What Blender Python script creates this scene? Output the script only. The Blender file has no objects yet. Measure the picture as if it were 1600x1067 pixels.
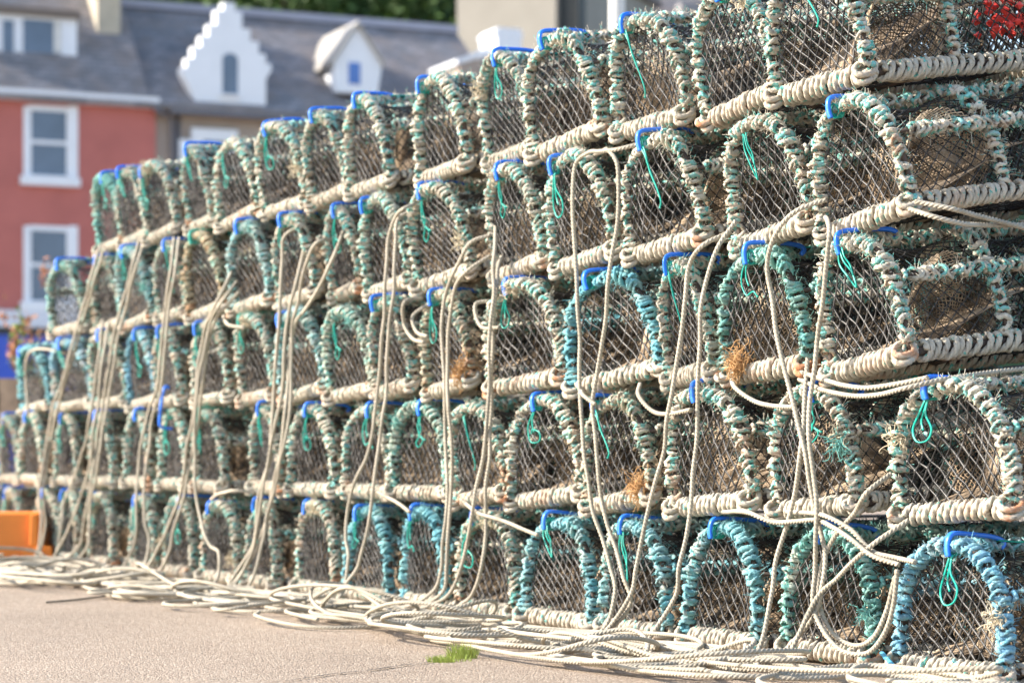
import bpy, math, random
import numpy as np
from mathutils import Vector, Matrix

random.seed(7)
rng = np.random.default_rng(7)
C = bpy.context.scene.collection
S = bpy.context.scene
PI = math.pi

# ------------------------------------------------------------------ camera, sky, sun, exposure
F = 3600.0          # focal length in photo pixels (photo is 1600 wide)
HZ = 703.0          # horizon line in the photo
CZ = 0.581          # camera height
cam_d = bpy.data.cameras.new('camera')
cam = bpy.data.objects.new('camera', cam_d); C.objects.link(cam)
cam.location = (0, 0, CZ); cam.rotation_euler = (PI/2, 0, 0)
cam_d.sensor_width = 36.0; cam_d.lens = 36.0*F/1600.0
cam_d.shift_y = (HZ-533.5)/1600.0
cam_d.clip_end = 1500; cam_d.clip_start = 0.1
cam_d.dof.use_dof = True; cam_d.dof.focus_distance = 6.15; cam_d.dof.aperture_fstop = 3.3
S.camera = cam

SUN_DIR = Vector((-0.99, -0.02, 0.0)).normalized()
SUN_EL = math.radians(28)
W = bpy.data.worlds.new('World'); S.world = W; W.use_nodes = True
wt = W.node_tree; bg = wt.nodes['Background']
sky = wt.nodes.new('ShaderNodeTexSky'); sky.sky_type = 'NISHITA'; sky.sun_disc = False
sky.sun_elevation = SUN_EL; sky.sun_rotation = math.atan2(SUN_DIR.x, SUN_DIR.y)
sky.air_density = 1.0; sky.dust_density = 1.5
wt.links.new(sky.outputs[0], bg.inputs[0]); bg.inputs[1].default_value = 0.15
sd = bpy.data.lights.new('sun', 'SUN'); sd.energy = 3.9; sd.angle = math.radians(0.5); sd.color = (1.0, 0.915, 0.80)
so = bpy.data.objects.new('sun', sd); C.objects.link(so)
sv = Vector((SUN_DIR.x*math.cos(SUN_EL), SUN_DIR.y*math.cos(SUN_EL), math.sin(SUN_EL)))
so.rotation_euler = sv.to_track_quat('Z', 'Y').to_euler(); so.location = (-10, 0, 15)
S.view_settings.view_transform = 'Standard'; S.view_settings.look = 'None'
S.view_settings.exposure = 1.40; S.view_settings.gamma = 1.0
S.view_settings.use_curve_mapping = False
S.cycles.max_bounces = 6; S.cycles.diffuse_bounces = 3; S.cycles.glossy_bounces = 2
S.cycles.use_denoising = True

# ------------------------------------------------------------------ materials
def mat(name):
    m = bpy.data.materials.new(name); m.use_nodes = True
    return m, m.node_tree, m.node_tree.nodes['Principled BSDF']
def N(t, kind, **kw):
    n = t.nodes.new(kind)
    for k, v in kw.items(): setattr(n, k, v)
    return n
def noise(t, vec, scale, detail=3, rough=0.55, w=None, dist=0.0):
    n = N(t, 'ShaderNodeTexNoise')
    if w is not None:
        n.noise_dimensions = '4D'; t.links.new(w, n.inputs['W'])
    t.links.new(vec, n.inputs['Vector']); n.inputs['Scale'].default_value = scale
    n.inputs['Detail'].default_value = detail; n.inputs['Roughness'].default_value = rough
    n.inputs['Distortion'].default_value = dist
    return n.outputs['Fac']
def ramp(t, fac, stops, interp='LINEAR'):
    r = N(t, 'ShaderNodeValToRGB'); r.color_ramp.interpolation = interp
    el = r.color_ramp.elements
    while len(el) < len(stops): el.new(0.5)
    for e, (p, c) in zip(el, stops):
        e.position = p; e.color = (c[0], c[1], c[2], 1) if not isinstance(c, (int, float)) else (c, c, c, 1)
    t.links.new(fac, r.inputs[0]); return r.outputs[0]
def mix(t, fac, a, b, mode='MIX'):
    m = N(t, 'ShaderNodeMix', data_type='RGBA', blend_type=mode)
    for s, v in ((m.inputs[0], fac), (m.inputs[6], a), (m.inputs[7], b)):
        if isinstance(v, (int, float)): s.default_value = v
        elif isinstance(v, tuple): s.default_value = (v[0], v[1], v[2], 1)
        else: t.links.new(v, s)
    return m.outputs[2]
def mth(t, op, a, b=0.0):
    m = N(t, 'ShaderNodeMath', operation=op)
    for s, v in ((m.inputs[0], a), (m.inputs[1], b)):
        if isinstance(v, (int, float)): s.default_value = v
        else: t.links.new(v, s)
    return m.outputs[0]
def bump(t, b, h, strength=0.4, dist=0.01):
    n = N(t, 'ShaderNodeBump'); n.inputs['Strength'].default_value = strength; n.inputs['Distance'].default_value = dist
    t.links.new(h, n.inputs['Height']); t.links.new(n.outputs[0], b.inputs['Normal'])
def plain(name, c, rough=0.7, var=0.15, scale=8.0, bmp=0.0, metal=0.0, coords='Object'):
    m, t, b = mat(name)
    tc = N(t, 'ShaderNodeTexCoord').outputs[coords]
    f = noise(t, tc, scale, 5, 0.6)
    col = ramp(t, f, [(0.3, tuple(x*(1-var) for x in c)), (0.7, tuple(min(1, x*(1+var)) for x in c))])
    t.links.new(col, b.inputs['Base Color']); b.inputs['Roughness'].default_value = rough
    b.inputs['Metallic'].default_value = metal
    if bmp: bump(t, b, noise(t, tc, scale*6, 4), bmp, 0.01)
    return m

def binding_material(name, cream, teal_at, rust=0.5):
    m, t, b = mat(name)
    tc = N(t, 'ShaderNodeTexCoord').outputs['Object']
    oi = N(t, 'ShaderNodeObjectInfo')
    w = mth(t, 'MULTIPLY', oi.outputs['Random'], 37.0)
    n1 = noise(t, tc, 52, 1, 0.5, w)
    base = ramp(t, n1, [(0.26, (0.24, 0.19, 0.14)), (0.36, cream), (teal_at-0.02, tuple(min(1, x*1.12) for x in cream)),
                        (teal_at+0.02, (0.06, 0.38, 0.31)), (teal_at+0.06, (0.22, 0.56, 0.51)), (0.80, (0.36, 0.50, 0.54))])
    n2 = noise(t, tc, 11, 2, 0.5, mth(t, 'ADD', w, 5.0))
    base = mix(t, ramp(t, n2, [(0.52, 0.0), (0.68, 0.45)]), base, (0.36, 0.30, 0.23))
    # dyed rope from the object's own colour (alpha = how much)
    n3 = noise(t, tc, 26, 2, 0.5, mth(t, 'ADD', w, 9.0))
    dye = mix(t, ramp(t, n3, [(0.40, 0.0), (0.62, 1.0)]), oi.outputs['Color'], mix(t, 0.5, oi.outputs['Color'], (0.30, 0.52, 0.46)))
    patch = noise(t, tc, 5.0, 1, 0.5, mth(t, 'ADD', w, 15.0))
    amt = mth(t, 'MULTIPLY', oi.outputs['Alpha'], ramp(t, patch, [(0.30, 0.35), (0.44, 1.0)]))
    col = mix(t, amt, base, dye)
    # rust bleeding from the steel, strongest at the bottom corners of the frame
    sx = N(t, 'ShaderNodeSeparateXYZ'); t.links.new(tc, sx.inputs[0])
    ax = mth(t, 'ABSOLUTE', sx.outputs[0])
    corner = mth(t, 'MULTIPLY', ramp(t, ax, [(0.15, 0.0), (0.21, 1.0)]), ramp(t, sx.outputs[2], [(0.03, 1.0), (0.12, 0.25)]))
    n4 = noise(t, tc, 14, 3, 0.6, mth(t, 'ADD', w, 21.0))
    rmask = mth(t, 'MULTIPLY', mth(t, 'ADD', corner, 0.28), ramp(t, n4, [(0.52, 0.0), (0.64, 1.0)]))
    rmask = mth(t, 'MINIMUM', mth(t, 'MULTIPLY', rmask, rust*1.5), 0.75)
    n5 = mth(t, 'FRACT', mth(t, 'MULTIPLY', oi.outputs['Random'], 7.3)); rmask = mth(t, 'MULTIPLY', rmask, ramp(t, n5, [(0.45, 0.15), (0.7, 1.0)]))
    col = mix(t, rmask, col, (0.50, 0.17, 0.05))
    fine = noise(t, tc, 420, 2, 0.7)
    col = mix(t, 0.45, col, mix(t, 1.0, col, ramp(t, fine, [(0.3, 0.55), (0.7, 1.25)]), 'MULTIPLY'))
    t.links.new(col, b.inputs['Base Color']); b.inputs['Roughness'].default_value = 0.85
    b.inputs['Specular IOR Level'].default_value = 0.25
    bump(t, b, noise(t, tc, 300, 3, 0.7), 0.7, 0.003)
    return m
M_BIND = binding_material('knotted_rope', (0.56, 0.52, 0.43), 0.545)
M_WRAP = binding_material('coiled_rope', (0.50, 0.45, 0.365), 0.66, 0.6)

def rope_material(name, c, var=0.10):
    m, t, b = mat(name)
    tc = N(t, 'ShaderNodeTexCoord').outputs['Object']
    oi = N(t, 'ShaderNodeObjectInfo')
    f = noise(t, tc, 6, 3, 0.6)
    col = ramp(t, f, [(0.3, tuple(x*0.72 for x in c)), (0.55, c), (0.8, tuple(min(1, x*1.1) for x in c))])
    col = mix(t, mth(t, 'MULTIPLY', oi.outputs['Random'], 0.5), col, (0.36, 0.32, 0.25))
    st = noise(t, tc, 13, 4, 0.65); col = mix(t, ramp(t, st, [(0.55, 0.0), (0.70, 0.5)]), col, tuple(x*0.45 for x in (c[0], c[1]*0.93, c[2]*0.8)))
    fine = noise(t, tc, 300, 2, 0.7)
    col = mix(t, 0.35, col, mix(t, 1.0, col, ramp(t, fine, [(0.3, 0.6), (0.7, 1.2)]), 'MULTIPLY'))
    t.links.new(col, b.inputs['Base Color']); b.inputs['Roughness'].default_value = 0.8
    b.inputs['Specular IOR Level'].default_value = 0.3
    bump(t, b, noise(t, tc, 260, 2, 0.7), 0.5, 0.003)
    return m
M_ROPE = rope_material('pale_rope', (0.46, 0.415, 0.335))
M_DLINE = rope_material('dark_line', (0.07, 0.07, 0.06))

def twine_material(name, a, c, rough=0.5, scale=22):
    m, t, b = mat(name)
    tc = N(t, 'ShaderNodeTexCoord').outputs['Object']
    oi = N(t, 'ShaderNodeObjectInfo')
    f = noise(t, tc, scale, 3, 0.6, mth(t, 'MULTIPLY', oi.outputs['Random'], 31.0))
    col = ramp(t, f, [(0.42, a), (0.60, c)])
    t.links.new(col, b.inputs['Base Color']); b.inputs['Roughness'].default_value = rough
    return m
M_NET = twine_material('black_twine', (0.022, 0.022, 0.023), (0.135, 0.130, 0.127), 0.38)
M_NETSHADE = twine_material('shaded_twine', (0.010, 0.010, 0.010), (0.045, 0.041, 0.038), 0.5)  # black twine darkened, shade of the creel interior put into its colour
M_TAN = twine_material('tan_twine', (0.10, 0.072, 0.048), (0.64, 0.49, 0.34), 0.8, 6)
M_TEAL = plain('teal_cord', (0.004, 0.34, 0.27), 0.35, 0.15, 20)
M_HOOK = plain('blue_plastic', (0.008, 0.17, 0.82), 0.32, 0.08, 12)
hb = M_HOOK.node_tree; bs_ = hb.nodes['Principled BSDF']; src = bs_.inputs['Base Color'].links[0].from_socket
oi_ = N(hb, 'ShaderNodeObjectInfo'); fade = mix(hb, mth(hb, 'MULTIPLY', oi_.outputs['Random'], 0.35), src, (0.10, 0.26, 0.70)); hb.links.new(fade, bs_.inputs['Base Color'])
M_HOOKG = plain('green_plastic', (0.005, 0.32, 0.25), 0.3, 0.08, 12)
M_STEEL = plain('rusty_steel', (0.075, 0.05, 0.038), 0.75, 0.5, 22)
M_WEED = twine_material('dried_weed', (0.10, 0.065, 0.035), (0.50, 0.40, 0.28), 0.85, 16)
M_FRAY = plain('frayed_fibre', (0.58, 0.50, 0.36), 0.9, 0.2, 14)
M_FRAYT = plain('teal_frayed_fibre', (0.16, 0.40, 0.36), 0.9, 0.25, 14)
M_FRAYO = plain('rust_frayed_fibre', (0.46, 0.27, 0.12), 0.9, 0.35, 14)
M_ELAS = plain('black_elastic', (0.02, 0.02, 0.025), 0.6, 0.2, 30)

# ------------------------------------------------------------------ mesh helpers
class MB:
    def __init__(s): s.v = []; s.q = []; s.t = []; s.n = 0
    def add(s, v, q=None, t=None):
        v = np.asarray(v, float).reshape(-1, 3)
        if q is not None and len(q): s.q.append(np.asarray(q, int).reshape(-1, 4)+s.n)
        if t is not None and len(t): s.t.append(np.asarray(t, int).reshape(-1, 3)+s.n)
        s.v.append(v); s.n += len(v)
    def poly_box(s, P):            # 8 corner points: bottom 4 then top 4
        s.add(P, [(0,3,2,1),(4,5,6,7),(0,1,5,4),(1,2,6,5),(2,3,7,6),(3,0,4,7)])
    def box(s, x0, x1, y0, y1, z0, z1):
        s.poly_box([(x0,y0,z0),(x1,y0,z0),(x1,y1,z0),(x0,y1,z0),(x0,y0,z1),(x1,y0,z1),(x1,y1,z1),(x0,y1,z1)])
    def mesh(s, name, m, smooth=True):
        me = bpy.data.meshes.new(name)
        v = np.concatenate(s.v); q = np.concatenate(s.q) if s.q else np.zeros((0, 4), int)
        t = np.concatenate(s.t) if s.t else np.zeros((0, 3), int)
        me.vertices.add(len(v)); me.vertices.foreach_set('co', v.astype('f').ravel())
        loops = np.concatenate([q.ravel(), t.ravel()])
        me.loops.add(len(loops)); me.loops.foreach_set('vertex_index', loops.astype('i'))
        me.polygons.add(len(q)+len(t))
        st = np.concatenate([np.arange(len(q))*4, len(q)*4+np.arange(len(t))*3])
        me.polygons.foreach_set('loop_start', st.astype('i'))
        me.polygons.foreach_set('use_smooth', np.full(len(q)+len(t), smooth))
        me.update(calc_edges=True); me.validate()
        me.materials.append(m)
        return me
def link(name, me, parent=None):
    o = bpy.data.objects.new(name, me); C.objects.link(o)
    if parent: o.parent = parent
    return o
def empty(name, loc=(0, 0, 0), rot=(0, 0, 0)):
    o = bpy.data.objects.new(name, None); C.objects.link(o)
    o.location = loc; o.rotation_euler = rot; o.empty_display_size = 0.1
    return o
def tag(o, label=None, cat=None, group=None, kind=None):
    for k, v in (('label', label), ('category', cat), ('group', group), ('kind', kind)):
        if v: o[k] = v
    return o

def resample(P, step):
    """Catmull-Rom through P, then evenly spaced points."""
    P = np.asarray(P, float)
    if len(P) > 2:
        Q = np.vstack([2*P[0]-P[1], P, 2*P[-1]-P[-2]]); out = []
        u = np.linspace(0, 1, 12, endpoint=False)[:, None]
        for i in range(1, len(Q)-2):
            a, b, c, d = Q[i-1], Q[i], Q[i+1], Q[i+2]
            out.append(0.5*((2*b)+(-a+c)*u+(2*a-5*b+4*c-d)*u**2+(-a+3*b-3*c+d)*u**3))
        P = np.vstack(out+[P[-1:]])
    L = np.r_[0, np.cumsum(np.linalg.norm(np.diff(P, axis=0), axis=1))]
    n = max(2, int(L[-1]/step)+1); s = np.linspace(0, L[-1], n)
    return np.stack([np.interp(s, L, P[:, k]) for k in range(3)], 1)
def frames(P):
    T = np.gradient(P, axis=0); T /= np.maximum(np.linalg.norm(T, axis=1, keepdims=True), 1e-9)
    n = np.cross(T[0], (0.31, 0.17, 0.93)); n /= np.linalg.norm(n)
    out = np.empty_like(P); x, y, z = n
    TT = T.tolist()
    for i, (a, b, c) in enumerate(TT):
        d = x*a+y*b+z*c; x -= d*a; y -= d*b; z -= d*c
        l = math.sqrt(x*x+y*y+z*z) or 1.0; x /= l; y /= l; z /= l
        out[i] = (x, y, z)
    return T, out, np.cross(T, out)
def tube(mb, P, r, nv=6, lay=0.0, lobe=0.0, flat=None, caps=True, hand=1):
    """Sweep a section along P. lay > 0 twists a three-strand section."""
    n = len(P)
    if n < 2: return
    T, A, B = frames(P)
    L = np.r_[0, np.cumsum(np.linalg.norm(np.diff(P, axis=0), axis=1))]
    ang = np.arange(nv)*2*PI/nv
    rad = np.ones(nv)
    if lobe: rad = 1-lobe*(1-np.abs(np.cos(1.5*ang)))**1.4
    tw = (hand*2*PI*L/lay)[:, None] if lay else 0
    a = ang[None, :]+tw
    rr = np.asarray(r, float)
    if rr.ndim: rr = rr[:, None]
    ca, sa = np.cos(a)*rad*rr, np.sin(a)*rad*rr
    if flat is not None: ca = ca*flat[0]; sa = sa*flat[1]
    V = P[:, None, :]+A[:, None, :]*ca[..., None]+B[:, None, :]*sa[..., None]
    i = np.arange(n-1)[:, None]*nv; k = np.arange(nv)[None, :]; k2 = (k+1) % nv
    q = np.stack([i+k, i+k2, i+nv+k2, i+nv+k], -1).reshape(-1, 4)
    V = V.reshape(-1, 3)
    if caps:
        V = np.vstack([V, P[0], P[-1]]); k = np.arange(nv); k2 = (k+1) % nv
        t = np.vstack([np.stack([k2, k, np.full(nv, n*nv)], 1), np.stack([(n-1)*nv+k, (n-1)*nv+k2, np.full(nv, n*nv+1)], 1)])
    else: t = None
    mb.add(V, q, t)

OCT = np.array([(1,0,0),(-1,0,0),(0,1,0),(0,-1,0),(0,0,1),(0,0,-1)], float)
OCTF = np.array([(0,2,4),(2,1,4),(1,3,4),(3,0,4),(2,0,5),(1,2,5),(3,1,5),(0,3,5)])
def strands(mb, A, B, r, knots=None, kr=0.0, bow=0.0):
    """Many thin three-sided strands A->B plus knots."""
    A = np.asarray(A); B = np.asarray(B); D = B-A
    D /= np.maximum(np.linalg.norm(D, axis=1, keepdims=True), 1e-9)
    ref = np.where(np.abs(D[:, 2:3]) > 0.9, np.array([[1., 0, 0]]), np.array([[0, 0, 1.]]))
    U = np.cross(D, ref); U /= np.maximum(np.linalg.norm(U, axis=1, keepdims=True), 1e-9); V = np.cross(D, U)
    rings = []
    for P in (A, B):
        for k in range(3):
            a = k*2*PI/3
            rings.append(P+(U*math.cos(a)+V*math.sin(a))*r)
    V6 = np.stack(rings, 1); n = len(A)
    base = np.arange(n)[:, None, None]*6
    q = (base+np.array([[(0, 1, 4, 3), (1, 2, 5, 4), (2, 0, 3, 5)]])).reshape(-1, 4)
    mb.add(V6.reshape(-1, 3), q)
    if knots is not None and len(knots):
        K = np.asarray(knots); m = len(K)
        sc = kr*(0.8+0.5*rng.random((m, 1, 1)))
        V = K[:, None, :]+OCT[None]*sc*np.array([0.8, 0.8, 1.15])
        mb.add(V.reshape(-1, 3), None, (np.arange(m)[:, None, None]*6+OCTF[None]).reshape(-1, 3))
def smooth_noise(P, k, seed):
    g = np.random.default_rng(seed); out = np.zeros(len(P))
    for _ in range(5):
        w = g.normal(size=P.shape[1])*k; out += np.sin(P@w+g.random()*6.28)
    return out/3.0
def net(mb, f, u0, u1, v0, v1, du, dv, r, kr, inside=None, seed=0, jit=0.15, shear=0.0):
    """Diamond net on the surface f(u, v); nodes on a checkerboard, edges clipped at inside()."""
    g = np.random.default_rng(seed)
    nu, nv = int(round((u1-u0)/du)), int(round((v1-v0)/dv))
    if inside is not None:
        ii = range(-12, nu+13); jj = range(0, nv+1)
    else: ii = range(0, nu+1); jj = range(0, nv+1)
    idx = {}; UV = []
    for j in jj:
        for i in ii:
            if (i+j) % 2 == 0:
                idx[(i, j)] = len(UV)
                UV.append((u0+i*du+shear*(j*dv), v0+j*dv))
    UV = np.array(UV)
    UV += g.normal(size=UV.shape)*np.array([du, dv])*jit*0.5
    UV[:, 0] += smooth_noise(UV, 9, seed)*du*0.5; UV[:, 1] += smooth_noise(UV, 9, seed+1)*dv*0.5
    E = [(a, idx[(i+s, j+1)]) for (i, j), a in idx.items() for s in (-1, 1) if (i+s, j+1) in idx]
    E = np.array(E); A, B = UV[E[:, 0]].copy(), UV[E[:, 1]].copy()
    if inside is not None:
        ia, ib = inside(A[:, 0], A[:, 1]), inside(B[:, 0], B[:, 1])
        keep = ia | ib; A, B, ia, ib = A[keep], B[keep], ia[keep], ib[keep]
        for swap in (0, 1):
            X, Y, inn, outm = (A, B, ia, ~ib) if swap == 0 else (B, A, ib, ~ia)
            m = inn & outm
            lo = np.zeros(m.sum()); hi = np.ones(m.sum()); a = X[m]; b = Y[m].copy()
            for _ in range(12):
                mid = (lo+hi)/2; p = a+(b-a)*mid[:, None]; k = inside(p[:, 0], p[:, 1])
                lo = np.where(k, mid, lo); hi = np.where(k, hi, mid)
            Y[m] = a+(b-a)*lo[:, None]
        K = UV[inside(UV[:, 0], UV[:, 1])]
    else: K = UV
    strands(mb, f(A), f(B), r, f(K) if kr else None, kr)

# ------------------------------------------------------------------ creel geometry (local: x right, y into the stack, z up)
HA, ZB, HT = 0.204, 0.036, 0.318       # half width, base bar height, arch rise
DEP, YM = 0.64, 0.32
PW = 0.77
def arch_pt(phi):
    c, s = np.cos(phi), np.sin(phi)
    return -HA*np.sign(c)*np.abs(c)**PW, ZB+HT*np.abs(s)**PW
_ph = np.linspace(0, PI, 400); _ax, _az = arch_pt(_ph)
_AL = np.r_[0, np.cumsum(np.hypot(np.diff(_ax), np.diff(_az)))]; ARCH_LEN = _AL[-1]
def arch_s(s):                          # by arc length
    return np.interp(s, _AL, _ax), np.interp(s, _AL, _az)
def arch_top(x):
    i = int(np.argmin(np.abs(_ax-x))); return float(_az[i])

def hitch_binding(mb, cen, nrm, bi, r_bar, r_rope, pitch, seed, nv=7, messy=1.0):
    """Half hitches round a bar. cen/nrm/bi: functions of arc length; (nrm, bi) span the section."""
    g = np.random.default_rng(seed)
    L = cen['L']
    for hand, pt, rs, lay0 in ((1, pitch, 1.0, 0.0), (-1, pitch*1.23, 0.86, 0.55)):
        n = int(L/pt); per = 22
        a = np.linspace(0, 2*PI*n, n*per)
        s = a/(2*PI)*pt; kn = np.linspace(0, L, n+1)
        rid = 0.5*np.sin(s*9+g.random()*6)+0.45*np.sin(s*23+g.random()*6)       # ridge wanders
        aw = (a-rid+PI) % (2*PI)-PI
        bumpy = np.exp(-(aw/0.7)**2)
        lump = np.interp(s, kn, g.random(n+1))
        s2 = np.clip(s+pt*(0.75*np.sin(aw)*bumpy)+pt*0.38*np.interp(s, kn, g.normal(size=n+1))*messy, 0, L)
        rad = r_bar+r_rope*(0.75+lay0*bumpy+bumpy*(0.55+1.1*lump*messy)+0.35*np.interp(s, kn+pt*.5, g.normal(size=n+1))*messy)
        P = cen['c'](s2)+nrm(s2)*(rad*np.sin(hand*a))[:, None]+bi(s2)*(rad*np.cos(hand*a))[:, None]
        tube(mb, P, r_rope*rs*(0.78+0.5*lump), nv, lay=0.030, lobe=0.3 if nv > 7 else 0.0)
    # loose fibres
    k = int(L*650); s = g.random(k)*L; an = g.random(k)*2*PI
    d = nrm(s)*np.sin(an)[:, None]+bi(s)*np.cos(an)[:, None]
    c = cen['c'](s)+d*(r_bar+r_rope*1.2)
    e = c+d*(0.004+0.013*g.random(k))[:, None]+g.normal(size=(k, 3))*0.008
    strands(mb, c, e, 0.0009)
def arch_fns(y, ph=0.0):
    def c(s): x, z = arch_s(s); return np.stack([x*(1+0.018*np.sin(s*11+ph)), y+0.007*np.sin(s*8+ph*2)*np.sin(np.clip(s/ARCH_LEN, 0, 1)*PI), z+0.006*np.sin(s*13+ph)*np.sin(np.clip(s/ARCH_LEN, 0, 1)*PI)], 1)
    def nrm(s):
        x0, z0 = arch_s(s-0.004); x1, z1 = arch_s(s+0.004)
        tx, tz = x1-x0, z1-z0; l = np.hypot(tx, tz)+1e-9
        return np.stack([-tz/l, np.zeros_like(tx), tx/l], 1)
    def bi(s): return np.tile([0., -1, 0], (len(s), 1))
    return dict(c=c, L=ARCH_LEN), nrm, bi
def line_fns(p0, p1, n, b):
    p0, p1 = np.array(p0, float), np.array(p1, float); L = float(np.linalg.norm(p1-p0)); d = (p1-p0)/L
    return dict(c=lambda s: p0+np.asarray(s)[:, None]*d, L=L), (lambda s: np.tile(n, (len(s), 1))), (lambda s: np.tile(b, (len(s), 1)))

def coil(mb, p0, p1, n, b, r_bar, r_rope, gap, seed, loose=0.0):
    g = np.random.default_rng(seed)
    p0, p1 = np.array(p0, float), np.array(p1, float); L = float(np.linalg.norm(p1-p0)); d = (p1-p0)/L
    turns = int(L/gap); per = 30
    a = np.linspace(0, 2*PI*turns, turns*per)
    knots = np.arange(turns+1)
    adv = g.random(turns+1)*loose+1.0; adv = np.cumsum(adv); adv = (adv-adv[0])/(adv[-1]-adv[0])*L
    s = np.interp(a/(2*PI), knots, adv)
    s = np.clip(s+gap*0.35*np.sin(a+0.8), 0, L)
    rr = r_rope*(0.93+0.14*np.interp(a/(2*PI), knots, g.random(turns+1)))
    rad = (r_bar+r_rope)*(1+0.13*np.interp(a/(2*PI), knots, g.normal(size=turns+1)*0.6))
    n, b = np.array(n, float), np.array(b, float)
    P = p0+s[:, None]*d+n*(rad*np.sin(a))[:, None]+b*(rad*np.cos(a))[:, None]
    tube(mb, P, rr, 12, lay=0.060, lobe=0.42, hand=-1)

# --- variants of each part mesh
BIND, MIDB, RAIL, WRAPF, WRAPS = [], [], [], [], []
for k in range(4):
    mb = MB(); c, n_, b_ = arch_fns(0.0, 1.7*k+0.6)
    hitch_binding(mb, c, n_, b_, 0.008, 0.0070, 0.0215, 100+k, nv=9, messy=1.45); BIND.append(mb.mesh('hoop_binding', M_BIND))
for k in range(2):
    mb = MB(); c, n_, b_ = arch_fns(0.0)
    hitch_binding(mb, c, n_, b_, 0.007, 0.0072, 0.032, 140+k, nv=6); MIDB.append(mb.mesh('hoop_binding', M_BIND))
for k in range(2):
    mb = MB(); c, n_, b_ = line_fns((0, 0.02, 0), (0, DEP, 0), (0., 0, 1), (1., 0, 0))
    hitch_binding(mb, c, n_, b_, 0.007, 0.0068, 0.030, 160+k, nv=6); RAIL.append(mb.mesh('rail_binding', M_BIND))
for k in range(4):
    mb = MB(); coil(mb, (-HA+0.026, 0, ZB), (HA-0.026, 0, ZB), (0, 0, 1), (0, -1, 0), 0.0115, 0.0098, 0.0238, 200+k, 0.55)
    for sx in (-1, 1):                    # corner lashings
        g = np.random.default_rng(220+k*2+sx)
        a = np.linspace(0, 2*PI*3.2, 80); x0 = sx*(HA-0.004)
        P = np.stack([x0+0.022*np.sin(a)+sx*0.004, 0.012*np.sin(a*0.5+g.random()*6)-0.012+0.024*np.cos(a), ZB+0.012*np.sin(a*0.31)+0.016*np.cos(a+0.8)], 1)
        tube(mb, P, 0.0095, 9, lay=0.05, lobe=0.35)
    WRAPF.append(mb.mesh('base_wrapping', M_WRAP))
for k in range(2):
    mb = MB(); coil(mb, (0, 0.03, ZB), (0, DEP, ZB), (0, 0, 1), (1, 0, 0), 0.0115, 0.0095, 0.0290, 240+k, 1.5)
    WRAPS.append(mb.mesh('base_wrapping', M_WRAP))
# steel frame
mb = MB()
for y in (0.0, YM, DEP):
    x, z = arch_s(np.linspace(0, ARCH_LEN, 40)); tube(mb, np.stack([x, np.full_like(x, y), z], 1), 0.008, 6)
for p0, p1 in (((-HA, 0, ZB), (HA, 0, ZB)), ((-HA, DEP, ZB), (HA, DEP, ZB)), ((-HA, YM, ZB), (HA, YM, ZB)),
               ((-HA, 0, ZB), (-HA, DEP, ZB)), ((HA, 0, ZB), (HA, DEP, ZB))):
    tube(mb, np.linspace(p0, p1, 3), 0.0115, 6)
RAILX, RAILZ = HA*0.965, ZB+HT*0.62
for sx in (-1, 1): tube(mb, np.linspace((sx*RAILX, 0, RAILZ), (sx*RAILX, DEP, RAILZ), 3), 0.006, 6)
tube(mb, np.linspace((0, 0, ZB+HT), (0, DEP, ZB+HT), 3), 0.006, 6)
ME_FRAME = mb.mesh('hoop_frame', M_STEEL)
def in_arch(x, z):
    zz = np.clip((z-ZB)/HT, 0, 1); lim = HA*(1-zz**(2/PW*1.0))**(PW/2)
    return (np.abs(x) < lim) & (z >= ZB+0.005) & (z < ZB+HT-0.002)
ENDNET = []; BACKNET = []
for k in range(5):
    mb = MB(); sag = 0.010+0.008*(k % 3)
    def f(P, k=k, sag=sag):
        e = np.maximum(0, 1-(P[:, 0]/HA)**2)*np.sin(np.clip((P[:, 1]-ZB)/HT, 0, 1)*PI)
        return np.stack([P[:, 0], (-1 if k % 2 else 1)*sag*e+0.006*smooth_noise(P, 16, 300+k), P[:, 1]], 1)
    net(mb, f, -HA, HA, ZB, ZB+HT, 0.0200, 0.0235+0.001*(k % 2), 0.0031, 0.0064, in_arch, 310+k, 0.22, shear=(-0.26, 0.12, -0.12, 0.18, 0.02)[k])
    ENDNET.append(mb.mesh('end_net', M_NET)); q_ = ENDNET[-1].copy(); q_.materials[0] = M_NETSHADE; BACKNET.append(q_)
mb = MB()
def froof(P):
    x, z = arch_s(np.clip(P[:, 0], 0, ARCH_LEN)); v = P[:, 1]
    s = np.sin(np.abs((v % YM)/YM)*PI)*0.022*np.sin(np.clip(P[:, 0]/ARCH_LEN, 0, 1)*PI)
    k = 1-s/0.2
    return np.stack([x*k, v, ZB+(z-ZB)*k+0.003*smooth_noise(P, 20, 5)], 1)
net(mb, froof, 0, ARCH_LEN, 0.0, DEP, 0.0215, 0.0215, 0.0019, 0.0042, None, 41, 0.2)
ME_ROOF = mb.mesh('roof_net', M_NETSHADE)
ME_ROOFT = ME_ROOF.copy(); ME_ROOFT.materials[0] = M_TAN
mb = MB()
net(mb, lambda P: np.stack([P[:, 0], P[:, 1], np.full(len(P), ZB-0.004)+0.004*smooth_noise(P, 14, 3)], 1), -HA, HA, 0, DEP, 0.022, 0.024, 0.002, 0.004, None, 44, 0.2)
ME_FLOOR = mb.mesh('floor_net', M_NETSHADE)
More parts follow.
